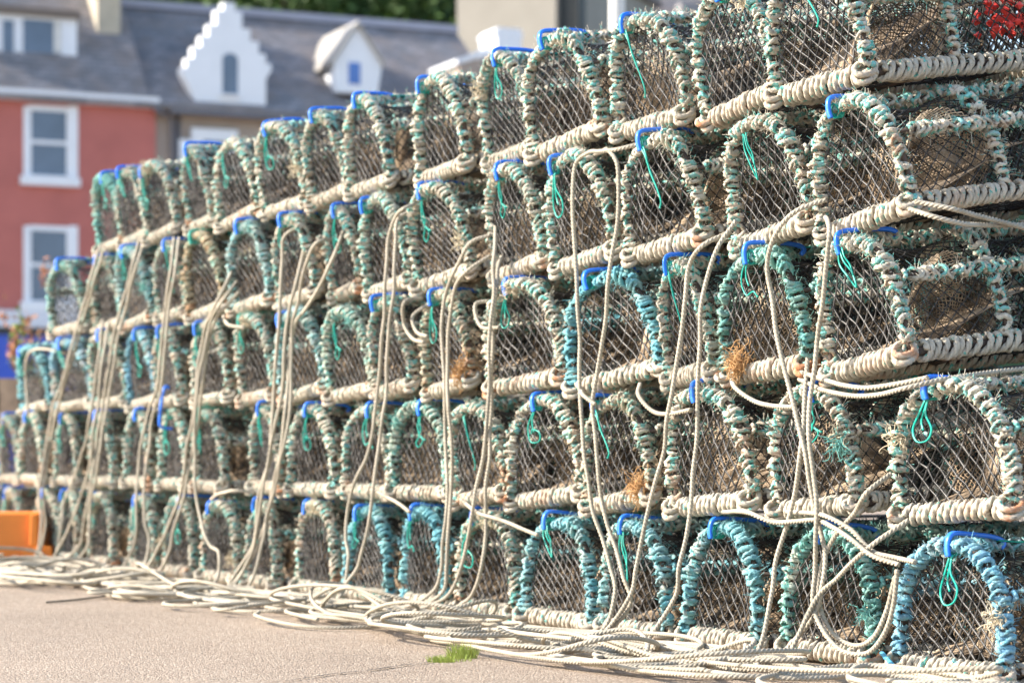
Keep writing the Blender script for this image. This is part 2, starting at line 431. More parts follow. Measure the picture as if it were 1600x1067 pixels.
# tan soft eyes (funnels) and the sloping parlour sheet
FUN = []
for k in range(3):
    mb = MB()
    for (sx, yc, zc) in (((-1, 0.20, 0.16),) if k == 1 else ((1, 0.17, 0.145),) if k == 2 else ((-1, 0.30, 0.16), (1, 0.16, 0.15))):
        def ff(P, sx=sx, yc=yc, zc=zc):
            w = P[:, 1]; a = P[:, 0]; r = 0.105*(1-w)**0.8+0.042
            droop = -0.05*w
            return np.stack([sx*(HA*0.94-w*0.23)+0.01*np.sin(3*a), yc+r*np.cos(a)*(0.95), zc+droop+r*0.92*np.sin(a)*(1+0.05*np.sin(a*4+k))+0.008*smooth_noise(np.stack([a, w], 1), 3, k)], 1)
        net(mb, ff, 0, 2*PI, 0, 1, 2*PI/96, 1/38, 0.0016, 0.0, None, 60+k, 0.25)
        a = np.linspace(0, 2*PI, 28); P = ff(np.stack([a, np.ones(28)], 1)); tube(mb, P, 0.004, 5)
    FUN.append(mb.mesh('funnel_net', M_TAN))
INN = []
for k in range(3):
    mb = MB()
    def fs(P, k=k):
        x, w = P[:, 0], P[:, 1]
        return np.stack([x*0.98, 0.05+0.40*w+0.018*smooth_noise(P*np.array([1, .4]), 9, 70+k), ZB+0.01+(0.09+0.035*k)*w**0.8+0.025*smooth_noise(P*np.array([1, .4]), 9, 80+k)*np.sin(w*PI)+0.02*np.cos(x*9)], 1)
    net(mb, fs, -HA, HA, 0, 1, 0.0064, 1/56, 0.0017, 0.0, None, 90+k, 0.25)
    INN.append(mb.mesh('inner_net', M_TAN))
# dried weed, shell and frayed scraps caught in the nets
WEED = []
for k in range(3):
    g = np.random.default_rng(500+k); mb = MB()
    for _ in range(26):
        th = g.random(); p = np.array([g.uniform(-HA*.9, HA*.9), 0.03+0.58*g.random(), ZB+0.01+0.24*g.random()**2.2])
        sc = g.uniform(0.003, 0.011)*np.array([1, 1, 1.0])*g.uniform(0.4, 1.6, 3)
        R = np.array(Matrix.Rotation(g.random()*6, 3, Vector(g.normal(size=3)).normalized()))
        mb.add((OCT*sc*g.uniform(.7, 1.3, (6, 1)))@R.T+p, None, OCTF)
    for _ in range(2):
        p = np.array([g.uniform(-HA*.9, HA*.9), 0.03+0.5*g.random(), ZB+0.02+0.26*g.random()]); q = [p]
        for _ in range(3): q.append(q[-1]+g.normal(size=3)*0.018)
        tube(mb, np.array(q), 0.0016, 3, caps=False)
    WEED.append(mb.mesh('weed_scraps', M_WEED, False))
# hook: hangs over the front hoop and runs back along the ridge
def hook_mesh(m):
    mb = MB()
    P = [(0.004, -0.034, -0.036), (0, -0.036, -0.016), (0, -0.034, 0.010), (0, -0.018, 0.024), (0, 0.03, 0.026), (0, 0.095, 0.026), (0, 0.138, 0.020), (0, 0.150, 0.008), (0, 0.140, -0.002)]
    P = resample(P, 0.004)
    n = len(P); nv = 8; T = np.gradient(P, axis=0); T /= np.linalg.norm(T, axis=1, keepdims=True)
    X = np.tile([1., 0, 0], (n, 1)); Nn = np.cross(T, X); a = np.arange(nv)*2*PI/nv+PI/8
    sq = lambda v: np.sign(v)*np.abs(v)**0.6
    V = P[:, None]+X[:, None]*(0.0088*sq(np.cos(a)))[None, :, None]+Nn[:, None]*(0.0063*sq(np.sin(a)))[None, :, None]
    i = np.arange(n-1)[:, None]*nv; k = np.arange(nv)[None, :]; k2 = (k+1) % nv
    q = np.stack([i+k, i+k2, i+nv+k2, i+nv+k], -1).reshape(-1, 4)
    V = np.vstack([V.reshape(-1, 3), P[0], P[-1]]); k = np.arange(nv); k2 = (k+1) % nv
    t = np.vstack([np.stack([k2, k, np.full(nv, n*nv)], 1), np.stack([(n-1)*nv+k, (n-1)*nv+k2, np.full(nv, n*nv+1)], 1)])
    mb.add(V, q, t); return mb.mesh('hook', m)
ME_HOOK, ME_HOOKG = hook_mesh(M_HOOK), hook_mesh(M_HOOKG)
ELA = []
mb = MB()
tube(mb, resample([(0.004, 0.128, 0.006), (0.002, 0.22, 0.000), (-0.004, 0.315, 0.012)], 0.02), 0.0026, 6)
tube(mb, resample([(-0.004, 0.128, 0.004), (-0.008, 0.22, -0.006), (-0.010, 0.315, 0.010)], 0.02), 0.0026, 6)
for q in range(3): tube(mb, resample([(0.006*q-0.01, 0.31, 0.012), (0.01*q-0.004, 0.33, 0.024-0.006*q), (0.004, 0.335, 0.004), (-0.008, 0.318, 0.006)], 0.006), 0.0022, 5)
ME_CORD = mb.mesh('door_cord', M_TEAL); mb = MB()
for q in range(4):
    a = np.linspace(0, 2*PI, 14); P = np.stack([0.012*np.cos(a), -0.02+0.006*q+0.0*a, -0.012+0.020*np.sin(a)], 1); P[:, 1] += 0.006*np.cos(a)
    tube(mb, P, 0.0024, 6)
ME_TIE = mb.mesh('door_tie', M_TEAL)
mb = MB(); tube(mb, resample([(-0.001, 0.13, 0.004), (-0.003, 0.22, -0.004), (-0.008, 0.31, 0.008)], 0.02), 0.0026, 5)
ME_ELA = mb.mesh('elastic', M_ELAS)
LOOPS = []
LP = [[(0, -.028, -.03), (-.012, -.032, -.07), (-.030, -.030, -.12), (-.018, -.034, -.155), (.006, -.032, -.15), (.016, -.030, -.115), (.004, -.033, -.07), (.006, -.028, -.03)],
      [(0, -.03, -.02), (.010, -.034, -.06), (.024, -.030, -.10), (.034, -.034, -.145), (.026, -.03, -.150), (.012, -.034, -.11), (-.012, -.03, -.06), (-.008, -.028, -.02)],
      [(0, -.03, -.03), (-.006, -.034, -.08), (.002, -.034, -.12), (-.016, -.036, -.15), (-.004, -.034, -.17), (.020, -.032, -.14), (.006, -.034, -.118), (.022, -.03, -.132), (.030, -.03, -.136)],
      [(-.004, -.03, -.02), (-.020, -.034, -.05), (-.028, -.034, -.09), (-.012, -.036, -.125), (.002, -.034, -.12), (.020, -.036, -.118), (.030, -.034, -.135)],
      [(0, -.03, -.03), (-.014, -.034, -.06), (-.034, -.034, -.10), (-.026, -.036, -.16), (.014, -.034, -.165), (.020, -.034, -.13), (-.01, -.036, -.11), (-.02, -.034, -.125)],
      [(.004, -.03, -.02), (.022, -.034, -.05), (.034, -.034, -.10), (.052, -.034, -.15), (.062, -.034, -.19), (.055, -.034, -.21)]]
for i, P in enumerate(LP):
    mb = MB(); tube(mb, resample(P, 0.006), 0.0025, 6)
    P2 = [(x*0.6+0.008, y+0.002, z*0.78) for x, y, z in P[:4]]; tube(mb, resample(P2, 0.006), 0.0023, 6)
    e = P[-1]; mb.add(OCT*0.0052+np.array(e), None, OCTF)
    LOOPS.append(mb.mesh('twine_loop', M_TEAL))
# frayed tufts
def tuft_mesh(m, seed, n=60, R=0.03):
    g = np.random.default_rng(seed); mb = MB()
    for _ in range(n):
        d = g.normal(size=3); d[1] = -abs(d[1])*0.6; d[2] -= 0.5; d /= np.linalg.norm(d); q = [g.normal(size=3)*R*0.35]
        for _k in range(5): d = d*0.55+g.normal(size=3)*0.5; q.append(q[-1]+d*R*0.28)
        tube(mb, resample(q, 0.004), 0.0012, 4, caps=False)
    return mb.mesh('frayed_tuft', m)
TUFT = [tuft_mesh(M_FRAY, 1), tuft_mesh(M_FRAYT, 2), tuft_mesh(M_FRAYO, 3, 150, 0.045), tuft_mesh(M_FRAY, 4, 50, 0.022)]

# ------------------------------------------------------------------ the wall of creels
D2 = np.array([-0.4949, 0.8690]); NO = np.array([-0.8690, -0.4949]); P0 = np.array([0.0, 7.69])
def t_of_x(px, off=0.0):
    r = (px-800)/F; b = P0+off*NO
    return (r*b[1]-b[0])/(D2[0]-r*D2[1])
def wall_pt(px, py, off):
    t = t_of_x(px, off); b = P0+off*NO+t*D2
    return (b[0], b[1], CZ+(HZ-py)/F*b[1])
BLUE = (0.16, 0.44, 0.53); TEAL = (0.16, 0.46, 0.42); SKYB = (0.16, 0.42, 0.60); OCH = (0.42, 0.27, 0.12); GRN = (0.20, 0.40, 0.24)
n0 = None
ROWS = [
 [(-24,2,-10,n0,.0),(6,36,15,n0,.2),(50,90,70,n0,0),(94,130,106,n0,0),(141,180,148,n0,0),(208,245,219,n0,0),(258,300,286,n0,0),(321,374,333,n0,0),(389,438,408,n0,0),(462,524,482,n0,0),
  (539,604,561,BLUE,.9),(624,700,650,BLUE,.95),(712,806,745,n0,.3),(818,932,864,BLUE,.8),(942,1054,987,BLUE,.75),(1067,1196,1124,BLUE,.9),(1222,1364,1288,TEAL,.8),(1404,1584,1500,SKYB,.85)],
 [(8,36,19,n0,0),(37,78,51,n0,0),(86,120,98,n0,0),(148,188,163,n0,0),(195,238,218,n0,0),(246,296,264,n0,0),(310,356,322,n0,0),(392,444,414,n0,0),(456,528,486,n0,0),
  (538,606,575,n0,0),(612,696,656,TEAL,.35),(710,796,None,n0,0),(800,908,842,n0,0),(922,1032,947,OCH,.25),(1055,1196,1108,n0,0),(1212,1350,1284,n0,0),(1397,1590,1452,n0,0)],
 [(36,82,41,BLUE,.9),(94,148,110,SKYB,.8),(150,196,168,n0,0),(203,250,227,SKYB,.85),(257,299,275,n0,0),(308,368,321,n0,0),(379,432,393,n0,0),(443,512,454,BLUE,.5),
  (517,590,None,TEAL,.3),(600,660,618,n0,0),(665,744,692,OCH,.4),(776,892,814,n0,0),(905,1040,945,BLUE,1.0),(1044,1122,1072,n0,0),(1131,1272,1185,TEAL,.75),(1294,1438,1345,n0,0)],
 [(90,138,111,TEAL,.35),(150,192,164,n0,0),(197,248,217,BLUE,.7),(255,298,279,n0,0),(302,360,325,OCH,.6),(367,434,392,BLUE,.5),(445,505,467,n0,0),(530,572,558,n0,0),
  (575,645,590,TEAL,.15),(652,736,680,n0,0),(776,862,809,n0,0),(868,974,890,n0,0),(992,1115,1032,n0,0),(1145,1272,None,n0,0),(1288,1436,1332,n0,0)],
 [(150,196,175,TEAL,.9),(198,236,210,n0,0),(240,284,246,n0,0),(304,343,321,n0,0),(346,410,None,n0,0),(415,480,437,n0,0),(490,546,514,n0,0),(552,618,579,n0,0),
  (651,736,671,n0,0),(763,836,797,n0,0),(840,958,884,n0,0),(972,1078,997,n0,0),(1098,1222,1150,n0,0),(1224,1368,1270,n0,0)],
]
CB = [0.133-0.087*k for k in range(5)]
ROWNAME = ['bottom row', 'second row up', 'middle row', 'fourth row up', 'top row']
ORD = ['rightmost', 'second from the right', 'third from the right', 'fourth from the right', 'fifth from the right', 'sixth from the right', 'seventh from the right',
       'eighth from the right', 'ninth from the right', 'tenth from the right', 'eleventh from the right', 'twelfth from the right', 'thirteenth from the right',
       'fourteenth from the right', 'fifteenth from the right', 'sixteenth from the right', 'seventeenth from the right', 'eighteenth from the right']
def tintword(t, a):
    if t is None or a < 0.2: return 'cream and teal'
    return {BLUE: 'pale blue', TEAL: 'teal', SKYB: 'sky blue', OCH: 'ochre brown', GRN: 'green'}[t]
XROT = math.atan2(-0.8690, 0.4949)
def child(name, me, root, loc=(0, 0, 0), col=None, rot=None, sc=None):
    o = link(name, me, root); o.location = loc
    if col: o.color = col
    if rot: o.rotation_euler = rot
    if sc: o.scale = sc
    return o
creel_at = []
for r, row in enumerate(ROWS):
    for i, (xl, xr, hk, tint, al) in enumerate(row):
        tl, tr = t_of_x(xl), t_of_x(xr)
        tc_, wd = (tl+tr)/2, (tl-tr)
        o_in = random.uniform(-0.010, 0.025)
        b = P0+tc_*D2-o_in*NO
        pitch = math.radians((0, 4.0, 7.0, 8.5, 9.0)[r]+(random.uniform(-1.5, 1.5) if r else 0))
        roll = 0 if r == 0 else -math.radians(random.uniform(2.5, 8.5) if (r > 1 or xl > 690) else random.uniform(-1.5, 2.0))
        yaw = XROT+math.radians(random.uniform(-3.5, 3.5))
        zb0 = 0.38*r+(0.001 if r == 0 else 0.008+random.uniform(-0.003, 0.006))
        root = empty('lobster_creel', (b[0], b[1], zb0))
        root.rotation_euler = (Matrix.Rotation(yaw, 3, 'Z') @ Matrix.Rotation(roll, 3, 'Y') @ Matrix.Rotation(pitch, 3, 'X')).to_euler()
        root.scale = (wd/(2*(HA+0.020)), 1, random.uniform(0.965, 1.025))
        k = random.randrange(1000); ordn = ORD[len(row)-1-i]
        col = (*(tint or BLUE), al if tint else 0.0)
        tag(root, f'creel with {tintword(tint, al)} rope hoop, {ordn} in the {ROWNAME[r]}', 'lobster creel', 'lobster creels stacked in the front wall')
        child('hoop_frame', ME_FRAME, root)
        child('hoop_binding', BIND[k % 4], root, col=col)
        child('hoop_binding', MIDB[k % 2], root, (0, YM, 0), col=(col[0], col[1], col[2], col[3]*0.6))
        child('hoop_binding', MIDB[(k+1) % 2], root, (0, DEP, 0), col=(col[0], col[1], col[2], col[3]*0.6))
        wcol = (*(0.20, 0.42, 0.40), 0.0)
        child('base_wrapping', WRAPF[(k//3) % 4], root, col=wcol)
        child('base_wrapping', WRAPS[k % 2], root, (HA, 0, 0), col=wcol)
        child('base_wrapping', WRAPS[(k+1) % 2], root, (-HA, 0, 0), col=wcol)
        for sx in (-1, 1): child('rail_binding', RAIL[k % 2], root, (sx*RAILX, 0, RAILZ), col=col)
        child('rail_binding', RAIL[(k+1) % 2], root, (0, 0, ZB+HT), col=(col[0], col[1], col[2], col[3]*0.7))
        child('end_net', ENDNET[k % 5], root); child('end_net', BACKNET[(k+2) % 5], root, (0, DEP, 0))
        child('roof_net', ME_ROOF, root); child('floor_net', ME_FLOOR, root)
        child('funnel_net', FUN[k % 3], root); child('inner_net', INN[(k//2) % 3], root)
        tag(child('weed_scraps', WEED[k % 3], root), kind='stuff')
        if hk is not None:
            th = t_of_x(hk); lx = (tc_-th)/root.scale[0]; lx = max(-HA*0.42, min(HA*0.35, lx+(0.05 if r else 0))); zt = arch_top(lx)
            green = (r, hk) in ((1, 322), (2, 393), (3, 325))
            hc = child('hook', ME_HOOKG if green else ME_HOOK, root, (lx, 0.0, zt+0.007), rot=(math.radians(random.uniform(-7, -2)), 0, math.radians(random.uniform(-10, 8))))
            if (r, hk) == (1, 264): hc.rotation_euler = (math.radians(80), 0, 0); hc.location = (lx, -0.04, zt-0.03)
            child('door_tie', ME_TIE, root, (lx, 0, zt+0.006)); child('door_cord', ME_CORD, root, (lx, 0, zt+0.006)); child('elastic', ME_ELA, root, (lx, 0, zt+0.006))
            if k % 10 < 7: child('twine_loop', LOOPS[(k//2) % 6], root, (lx, -0.004, zt), rot=(0, math.radians(random.uniform(-8, 8)), 0), sc=(random.uniform(1.0, 1.5), 1, random.uniform(.75, 1.15)))
        else:
            child('twine_loop', LOOPS[(k//2) % 6], root, (-0.02, -0.004, ZB+HT-0.01))
        if k % 4 == 0:
            u = random.uniform(0.1, 0.9)*ARCH_LEN; ax_, az_ = arch_s(np.array([u]))
            child('frayed_tuft', TUFT[1] if (tint in (BLUE, TEAL)) else TUFT[(0, 3)[k % 2]], root, (float(ax_[0]), -0.02, float(az_[0])))
        if (r, i) in ((2, 14), (2, 10), (1, 13)):
            child('frayed_tuft', TUFT[2], root, ((-HA*0.55 if (r, i) == (2, 14) else HA*0.8), -0.025, ZB+0.028))
        if (r, i) == (1, 15): child('frayed_tuft', TUFT[1], root, (HA*0.93, -0.03, ZB+0.17), sc=(1.3, 1.3, 1.3))
        creel_at.append((r, i, tl, tr, len(row)-1-i))
        # the creel behind it, one depth further in
        root2 = empty('lobster_creel', (b[0]-NO[0]*0.715, b[1]-NO[1]*0.715, 0.38*r+0.001+0.715*math.sin(pitch)), (pitch, 0, XROT+math.radians(random.uniform(-2, 2))))
        root2.scale = root.scale
        tag(root2, f'creel with shade-darkened nets directly behind the {ordn} creel of the {ROWNAME[r]}', 'lobster creel', 'lobster creels in the second depth of the stack')
        last = (i == len(row)-1)
        child('hoop_frame', ME_FRAME, root2)
        child('hoop_binding', BIND[(k+1) % 4], root2, col=(*BLUE, 0.3 if last else 0.0))
        child('hoop_binding', MIDB[k % 2], root2, (0, YM, 0), col=(*BLUE, 0.3))
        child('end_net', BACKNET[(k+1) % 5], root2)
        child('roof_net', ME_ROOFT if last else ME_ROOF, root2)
        if last: child('inner_net', INN[(k//3) % 3], root2)
        child('base_wrapping', WRAPF[(k//5) % 4], root2, col=wcol)
        if last:
            child('base_wrapping', WRAPS[k % 2], root2, (HA, 0, 0), col=wcol); child('rail_binding', RAIL[k % 2], root2, (RAILX, 0, RAILZ), col=(*BLUE, 0.3))
            tag(child('weed_scraps', WEED[k % 3], root2), kind='stuff')

    root3 = empty('lobster_creel', (b[0]-NO[0]*1.43, b[1]-NO[1]*1.43, 0.38*r+0.001+1.43*math.sin(pitch)), (pitch, 0, XROT))
    tag(root3, f'innermost creel seen at the right edge, third depth of the {ROWNAME[r]}', 'lobster creel', 'innermost creels at the right end')
    child('hoop_frame', ME_FRAME, root3); child('hoop_binding', BIND[r % 4], root3, col=(*BLUE, 0.3)); child('end_net', BACKNET[r], root3)
    child('roof_net', ME_ROOFT, root3); child('inner_net', INN[r % 3], root3); child('base_wrapping', WRAPF[r % 4], root3, col=wcol); child('base_wrapping', WRAPS[0], root3, (HA, 0, 0), col=wcol)

def creel_name(r, t):
    best = min((c for c in creel_at if c[0] == r), key=lambda c: abs((c[2]+c[3])/2-t))
    return f'{ORD[best[4]]} creel of the {ROWNAME[r]}'

# red net bag lying inside the upper right of the stack
g = np.random.default_rng(3); mb = MB()
bb = P0+t_of_x(1368)*D2
_u = D2*0.12                                  # just inside the right hand wall of the second creel in
cy_best = min((abs(800+F*(bb-NO*q+_u)[0]/(bb-NO*q+_u)[1]-1585), q) for q in np.linspace(0.5, 1.4, 91))[1]
cx, cy = (bb-NO*cy_best+_u)
for _ in range(60):
    p = np.array([g.normal()*0.05, g.normal()*0.05, 0.07+abs(g.normal())*0.07]); R = np.array(Matrix.Rotation(g.random()*6, 3, 'Z'))
    mb.add((OCT*g.uniform(0.012, 0.02)*g.uniform(.6, 1.3, (6, 1)))@R.T+p, None, OCTF)
o = link('bait_bag', mb.mesh('bait_bag', plain('red_mesh', (0.62, 0.05, 0.04), 0.6, 0.2, 20), False)); o.location = (cx, cy, 1.52+cy_best*math.sin(math.radians(9))+0.06)
tag(o, 'red mesh bait bag inside the far creel at the top right corner', 'bait bag')

# ------------------------------------------------------------------ ropes
def gp(t, off, z):
    b = P0+off*NO+t*D2; return (b[0], b[1], z)
def to_ground(px, py):
    Y = F*CZ/(py-HZ); return ((px-800)/F*Y, Y)
def ground_t_off(px, py):
    x, y = to_ground(px, py); v = np.array([x, y])-P0
    return float(v@D2), float(v@NO)
def rope_obj(P, name, label, group, near=True, r=0.0070, m=None):
    mb = MB()
    if near: tube(mb, resample(P, 0.0037), r, 12, lay=0.037, lobe=0.40, hand=-1)
    else: tube(mb, resample(P, 0.012), r, 6)
    o = link(name, mb.mesh(name, m or M_ROPE))
    return tag(o, label, 'rope', group)
HANG = [
 [(1010,222),(955,236),(920,238),(899,256),(894,300),(898,400),(904,500),(906,610),(914,705),(927,797),(940,835),(956,906),(966,972)],
 [(930,242),(955,236),(966,270),(965,340),(953,430),(942,520),(932,600),(926,645),(932,712),(945,800),(960,850),(978,913),(983,950),(972,975)],
 [(1142,362),(1100,383),(1077,420),(1064,514),(1052,607),(1036,700),(1011,803),(987,920),(970,965)],
 [(1150,345),(1125,375),(1109,420),(1096,476),(1091,607),(1087,700),(1076,810),(1062,890),(1045,975)],
 [(1292,312),(1240,333),(1213,365),(1201,407),(1208,492),(1229,593),(1256,694),(1270,780),(1284,850),(1288,890),(1276,950),(1255,1000)],
 [(1290,340),(1296,357),(1290,420),(1283,492),(1269,593),(1264,694),(1277,800),(1272,906),(1275,960),(1300,1003),(1335,1023),(1372,1008),(1396,950),(1402,890)],
 [(1392,740),(1363,762),(1328,810),(1294,858),(1281,913),(1281,955),(1306,996),(1335,1008),(1363,996),(1387,950),(1399,900)],
 [(1262,560),(1255,680),(1239,786),(1215,865),(1205,941),(1214,990)],
 [(1420,812),(1352,860),(1290,918),(1275,935),(1262,990)],
 [(767,367),(746,369),(727,390),(709,426),(697,452),(692,486),(690,542),(694,599),(695,656),(698,731),(699,790),(694,830),(692,873),(681,916),(655,945)],
 [(765,400),(737,418),(714,439),(703,480),(699,540),(700,600),(702,640),(705,694),(706,769),(703,807),(698,864),(694,920),(680,950)],
 [(774,354),(770,457),(765,542),(763,629),(756,712),(744,759),(738,805),(727,854),(718,901),(699,929),(675,952)],
 [(784,401),(774,430),(770,524),(768,608),(767,656),(763,731),(759,799),(758,826),(755,873),(737,926),(712,954)],
 [(656,315),(630,326),(615,345),(607,382),(602,439),(598,505),(592,590),(577,694),(556,750),(544,787),(540,830),(542,870),(552,905)],
 [(640,330),(618,350),(620,392),(616,439),(612,480),(606,561),(601,630),(589,722),(581,785),(570,845),(552,898),(540,925)],
 [(470,352),(446,363),(440,414),(437,489),(431,560),(425,650),(422,710),(404,775),(400,831),(380,885)],
 [(477,380),(464,442),(450,489),(445,537),(439,622),(424,688),(411,756),(402,830),(388,888)],
 [(524,374),(497,377),(480,410),(466,470),(455,540),(452,631),(444,700),(430,760),(414,815),(408,880)],
 [(537,360),(519,408),(484,474),(462,507),(452,560),(446,640),(440,700),(418,800),(400,858),(384,892)],
 [(362,425),(342,466),(322,507),(314,540),(304,631),(292,699),(281,775),(258,830),(240,872)],
 [(370,440),(347,470),(328,507),(317,556),(308,612),(305,687),(307,780),(323,842),(342,866),(356,890)],
 [(374,456),(352,480),(334,507),(322,560),(313,630),(302,700),(288,775),(270,830),(262,890)],
 [(272,372),(268,420),(257,486),(244,607),(232,640),(220,704),(214,760),(213,834),(204,876)],
 [(280,372),(274,420),(263,486),(252,607),(242,640),(229,720),(224,790),(232,850),(236,880)],
 [(218,372),(206,420),(180,514),(165,607),(154,676),(144,741),(134,800),(124,850),(112,866)],
 [(226,374),(213,420),(188,514),(172,607),(160,676),(150,741),(140,800),(139,850),(128,878)],
 [(158,382),(146,420),(131,476),(112,542),(94,607),(82,638),(71,704),(61,769),(64,806),(69,847)],
 [(160,395),(151,430),(136,480),(118,542),(100,607),(88,640),(77,704),(67,769),(70,806),(75,850)],
 [(160,500),(155,551),(148,607),(142,650),(131,704),(106,769),(97,800),(99,845)],
 [(170,505),(162,551),(155,607),(148,660),(142,720),(124,780),(112,815),(98,850)],
 [(104,552),(60,545),(42,560),(40,600),(44,650)],
 [(349,494),(356,506),(368,511),(382,512)],
 [(660,466),(632,472),(630,500),(642,526),(662,535)],
 [(672,474),(648,482),(644,505),(655,522),(668,526)],
 [(780,470),(752,464),(744,480),(748,505),(762,518),(780,512)],
 [(1249,593),(1296,612),(1347,619),(1397,612),(1448,598),(1530,584),(1640,572)],
 [(1249,580),(1300,598),(1350,606),(1400,600),(1450,590)],
 [(1230,800),(1273,803),(1318,817),(1352,855),(1400,872),(1430,878)],
 [(1130,800),(1165,800),(1215,817),(1270,812),(1320,835),(1360,866),(1405,882)],
 [(1143,592),(1150,610),(1165,622),(1208,634),(1240,636)],
 [(1000,600),(998,620),(1015,640),(1050,647),(1080,640)],
 [(720,780),(745,800),(790,815),(840,836)],
 [(580,765),(612,780),(640,800)],
 [(400,770),(370,766),(340,772),(330,780)],
 [(900,600),(915,622),(930,632)],
 [(1415,325),(1480,345),(1540,352),(1620,350)],
 [(1430,315),(1500,330),(1560,345),(1620,362)],
]
LOOPLAB = {30: 'pale rope arching over the two leftmost creels of the middle row', 31: 'short bight of rope left of the green hooked middle row creel', 32: 'larger left one of two rope loops beside the ochre hoop',
 33: 'smaller right one of two rope loops beside the ochre hoop', 34: 'ring of pale rope right of the ochre hooped creel', 35: 'long pale rope end lying under the rightmost middle row creel, running out right',
 36: 'short upper rope end under the rightmost middle row creel', 37: 'lower pale rope crossing the top of the second bottom creel from the right', 38: 'upper pale rope sagging over the second bottom creel from the right',
 39: 'sagging rope loop under the creel with the brown frayed tuft', 40: 'sagging rope loop below the pale blue hooped middle row creel', 41: 'taut pale rope end over the bottom row beside the first blue hook gap',
 42: 'short rope end over a blue hoop in the bottom row', 43: 'short rope arc above a bottom row hook, left half', 44: 'short rope arc just left of the pale blue middle row creel base', 45: 'lower rope end at the right edge under the fourth row',
 46: 'upper rope end at the right edge under the fourth row', 5: 'inner big rope loop hanging over the second bottom creel from the right', 8: 'rope running straight diagonally over the second bottom creel', 6: 'outer big rope loop hanging over the second bottom creel from the right'}
hang_sorted = sorted(range(len(HANG)), key=lambda i: HANG[i][len(HANG[i])//2][0])
rank = {i: n for n, i in enumerate(hang_sorted)}
def nth(n):
    return f'{n}{"th" if 10 <= n % 100 <= 20 else {1: "st", 2: "nd", 3: "rd"}.get(n % 10, "th")}'
long_ids = [i for i in range(len(HANG)) if max(p[1] for p in HANG[i])-min(p[1] for p in HANG[i]) > 170]
long_rank = {i: n+1 for n, i in enumerate(sorted(long_ids, key=lambda i: HANG[i][len(HANG[i])//2][0]))}
def band(t):          # how far the tangle reaches out from the wall, metres
    return float(np.interp(t, [-3.0, -1.8, -0.3, 1.0, 2.6, 4.0, 6.5], [0.66, 0.72, 0.76, 0.80, 0.98, 1.12, 1.2]))
def wander(t0, o0, length, seed, z0=0.02, big=1.0):
    """Loose loops of rope on the ground: long flattened turns that double back."""
    g = np.random.default_rng(seed); pts = []; L = 0; i = 0
    f = g.uniform(0.6, 1.4, 6); p = g.random(8)*6.28; hd = g.choice([-1, 1])
    A0, B0 = g.uniform(0.20, 0.42), g.uniform(0.12, 0.30); lf = g.choice([0.0, 0.02, 0.05, 0.08]); drift = g.normal()*0.02; t = o = None
    while L < length:
        u = i*0.19
        A = A0*(1+0.45*math.sin(u*0.21*f[0]+p[0])); B = B0*(1+0.5*math.sin(u*0.27*f[1]+p[1]))
        a = hd*u+0.8*math.sin(u*0.33*f[2]+p[2])+p[5]
        nt = t0+drift*0.5*i+0.22*math.sin(u*0.17*f[3]+p[3])+A*math.cos(a)
        mid = band(nt)*(0.50+0.22*(o0-0.35)/0.35)
        no_ = mid+B*math.sin(a)+0.07*math.sin(u*0.37*f[4]+p[4])
        lo_ = 0.20 if nt < 0.5 else 0.10; c_ = (lo_+band(nt))/2; h_ = (band(nt)-lo_)/2; no_ = c_+h_*math.tanh((no_-c_)/h_)
        if t is not None: L += math.hypot(nt-t, no_-o)
        t, o = nt, no_; i += 1
        lift = max(0, math.sin(u*0.61*f[5]+p[6]))**4*lf
        pts.append((t, o, z0+0.010*(1+math.sin(u*1.3+p[7]))+lift))
    return pts
for i, H in enumerate(HANG):
    ys = [p[1] for p in H]; xs = H[len(H)//2][0]
    span = max(ys)-min(ys); dr = 0.088+0.012*(i % 3)
    P = [wall_pt(x, y, (dr if x < 1440 else dr-(x-1440)/430)+0.010*math.sin(j*1.7+i)) for j, (x, y) in enumerate(H)]
    P[0] = wall_pt(H[0][0], H[0][1], 0.03 if H[0][0] < 1440 else 0.0)
    near = xs > 520
    P = [tuple(v) for v in resample(P, 0.09)]; gj = np.random.default_rng(4000+i)
    P = [P[0]]+[(a+gj.normal()*0.0025, b+gj.normal()*0.0025, c) for a, b, c in P[1:-1]]+[P[-1]]
    ends_low = H[-1][1] > HZ+0.10*(H[-1][0]+1250) and i not in (5, 6)
    if ends_low:
        t0 = t_of_x(H[-1][0], dr)
        W_ = wander(t0, 0.12+0.3*random.random(), 2.6, 900+i, 0.012)
        k0 = min(range(min(34, len(W_))), key=lambda q: math.hypot(W_[q][0]-t0, W_[q][1]-0.15)); W_ = W_[k0:]
        # settle on the ground, then go off into the tangle
        P = P[:-1] if len(P) > 4 else P
        P.append(gp(t0+0.03, dr+0.05, 0.03))
        P += [gp(a, b, c) for a, b, c in W_[1:]]
    if i in long_rank:
        lb = f'pale rope hanging down the creel wall, {nth(long_rank[i])} long strand from the left'
        nm = 'hanging_rope'; gr = 'pale ropes hanging down the creel wall'
    else:
        r_ = min(4, max(0, int((wall_pt(H[len(H)//2][0], ys[len(H)//2], 0)[2])/0.38)))
        lb = LOOPLAB[i]
        LOOPLAB.get(i); nm = 'rope_loop'; gr = 'short rope loops caught between the creels'
    o = rope_obj(P, nm, lb, gr, near)
# ropes lying in the tangle
NG = 32
for i in range(NG):
    t0 = -2.35+8.3*(i+0.5)/NG
    Wd = wander(t0, 0.10+0.62*((i*0.618) % 1.0), 4.6, 1300+i, 0.010+0.028*random.random(), 1.0)
    rope_obj([gp(a, b, c) for a, b, c in Wd], 'ground_rope', f'pale rope looped on the ground, {nth(NG-i)} from the left in the tangle', 'pale ropes tangled on the ground', t0 < 1.3)
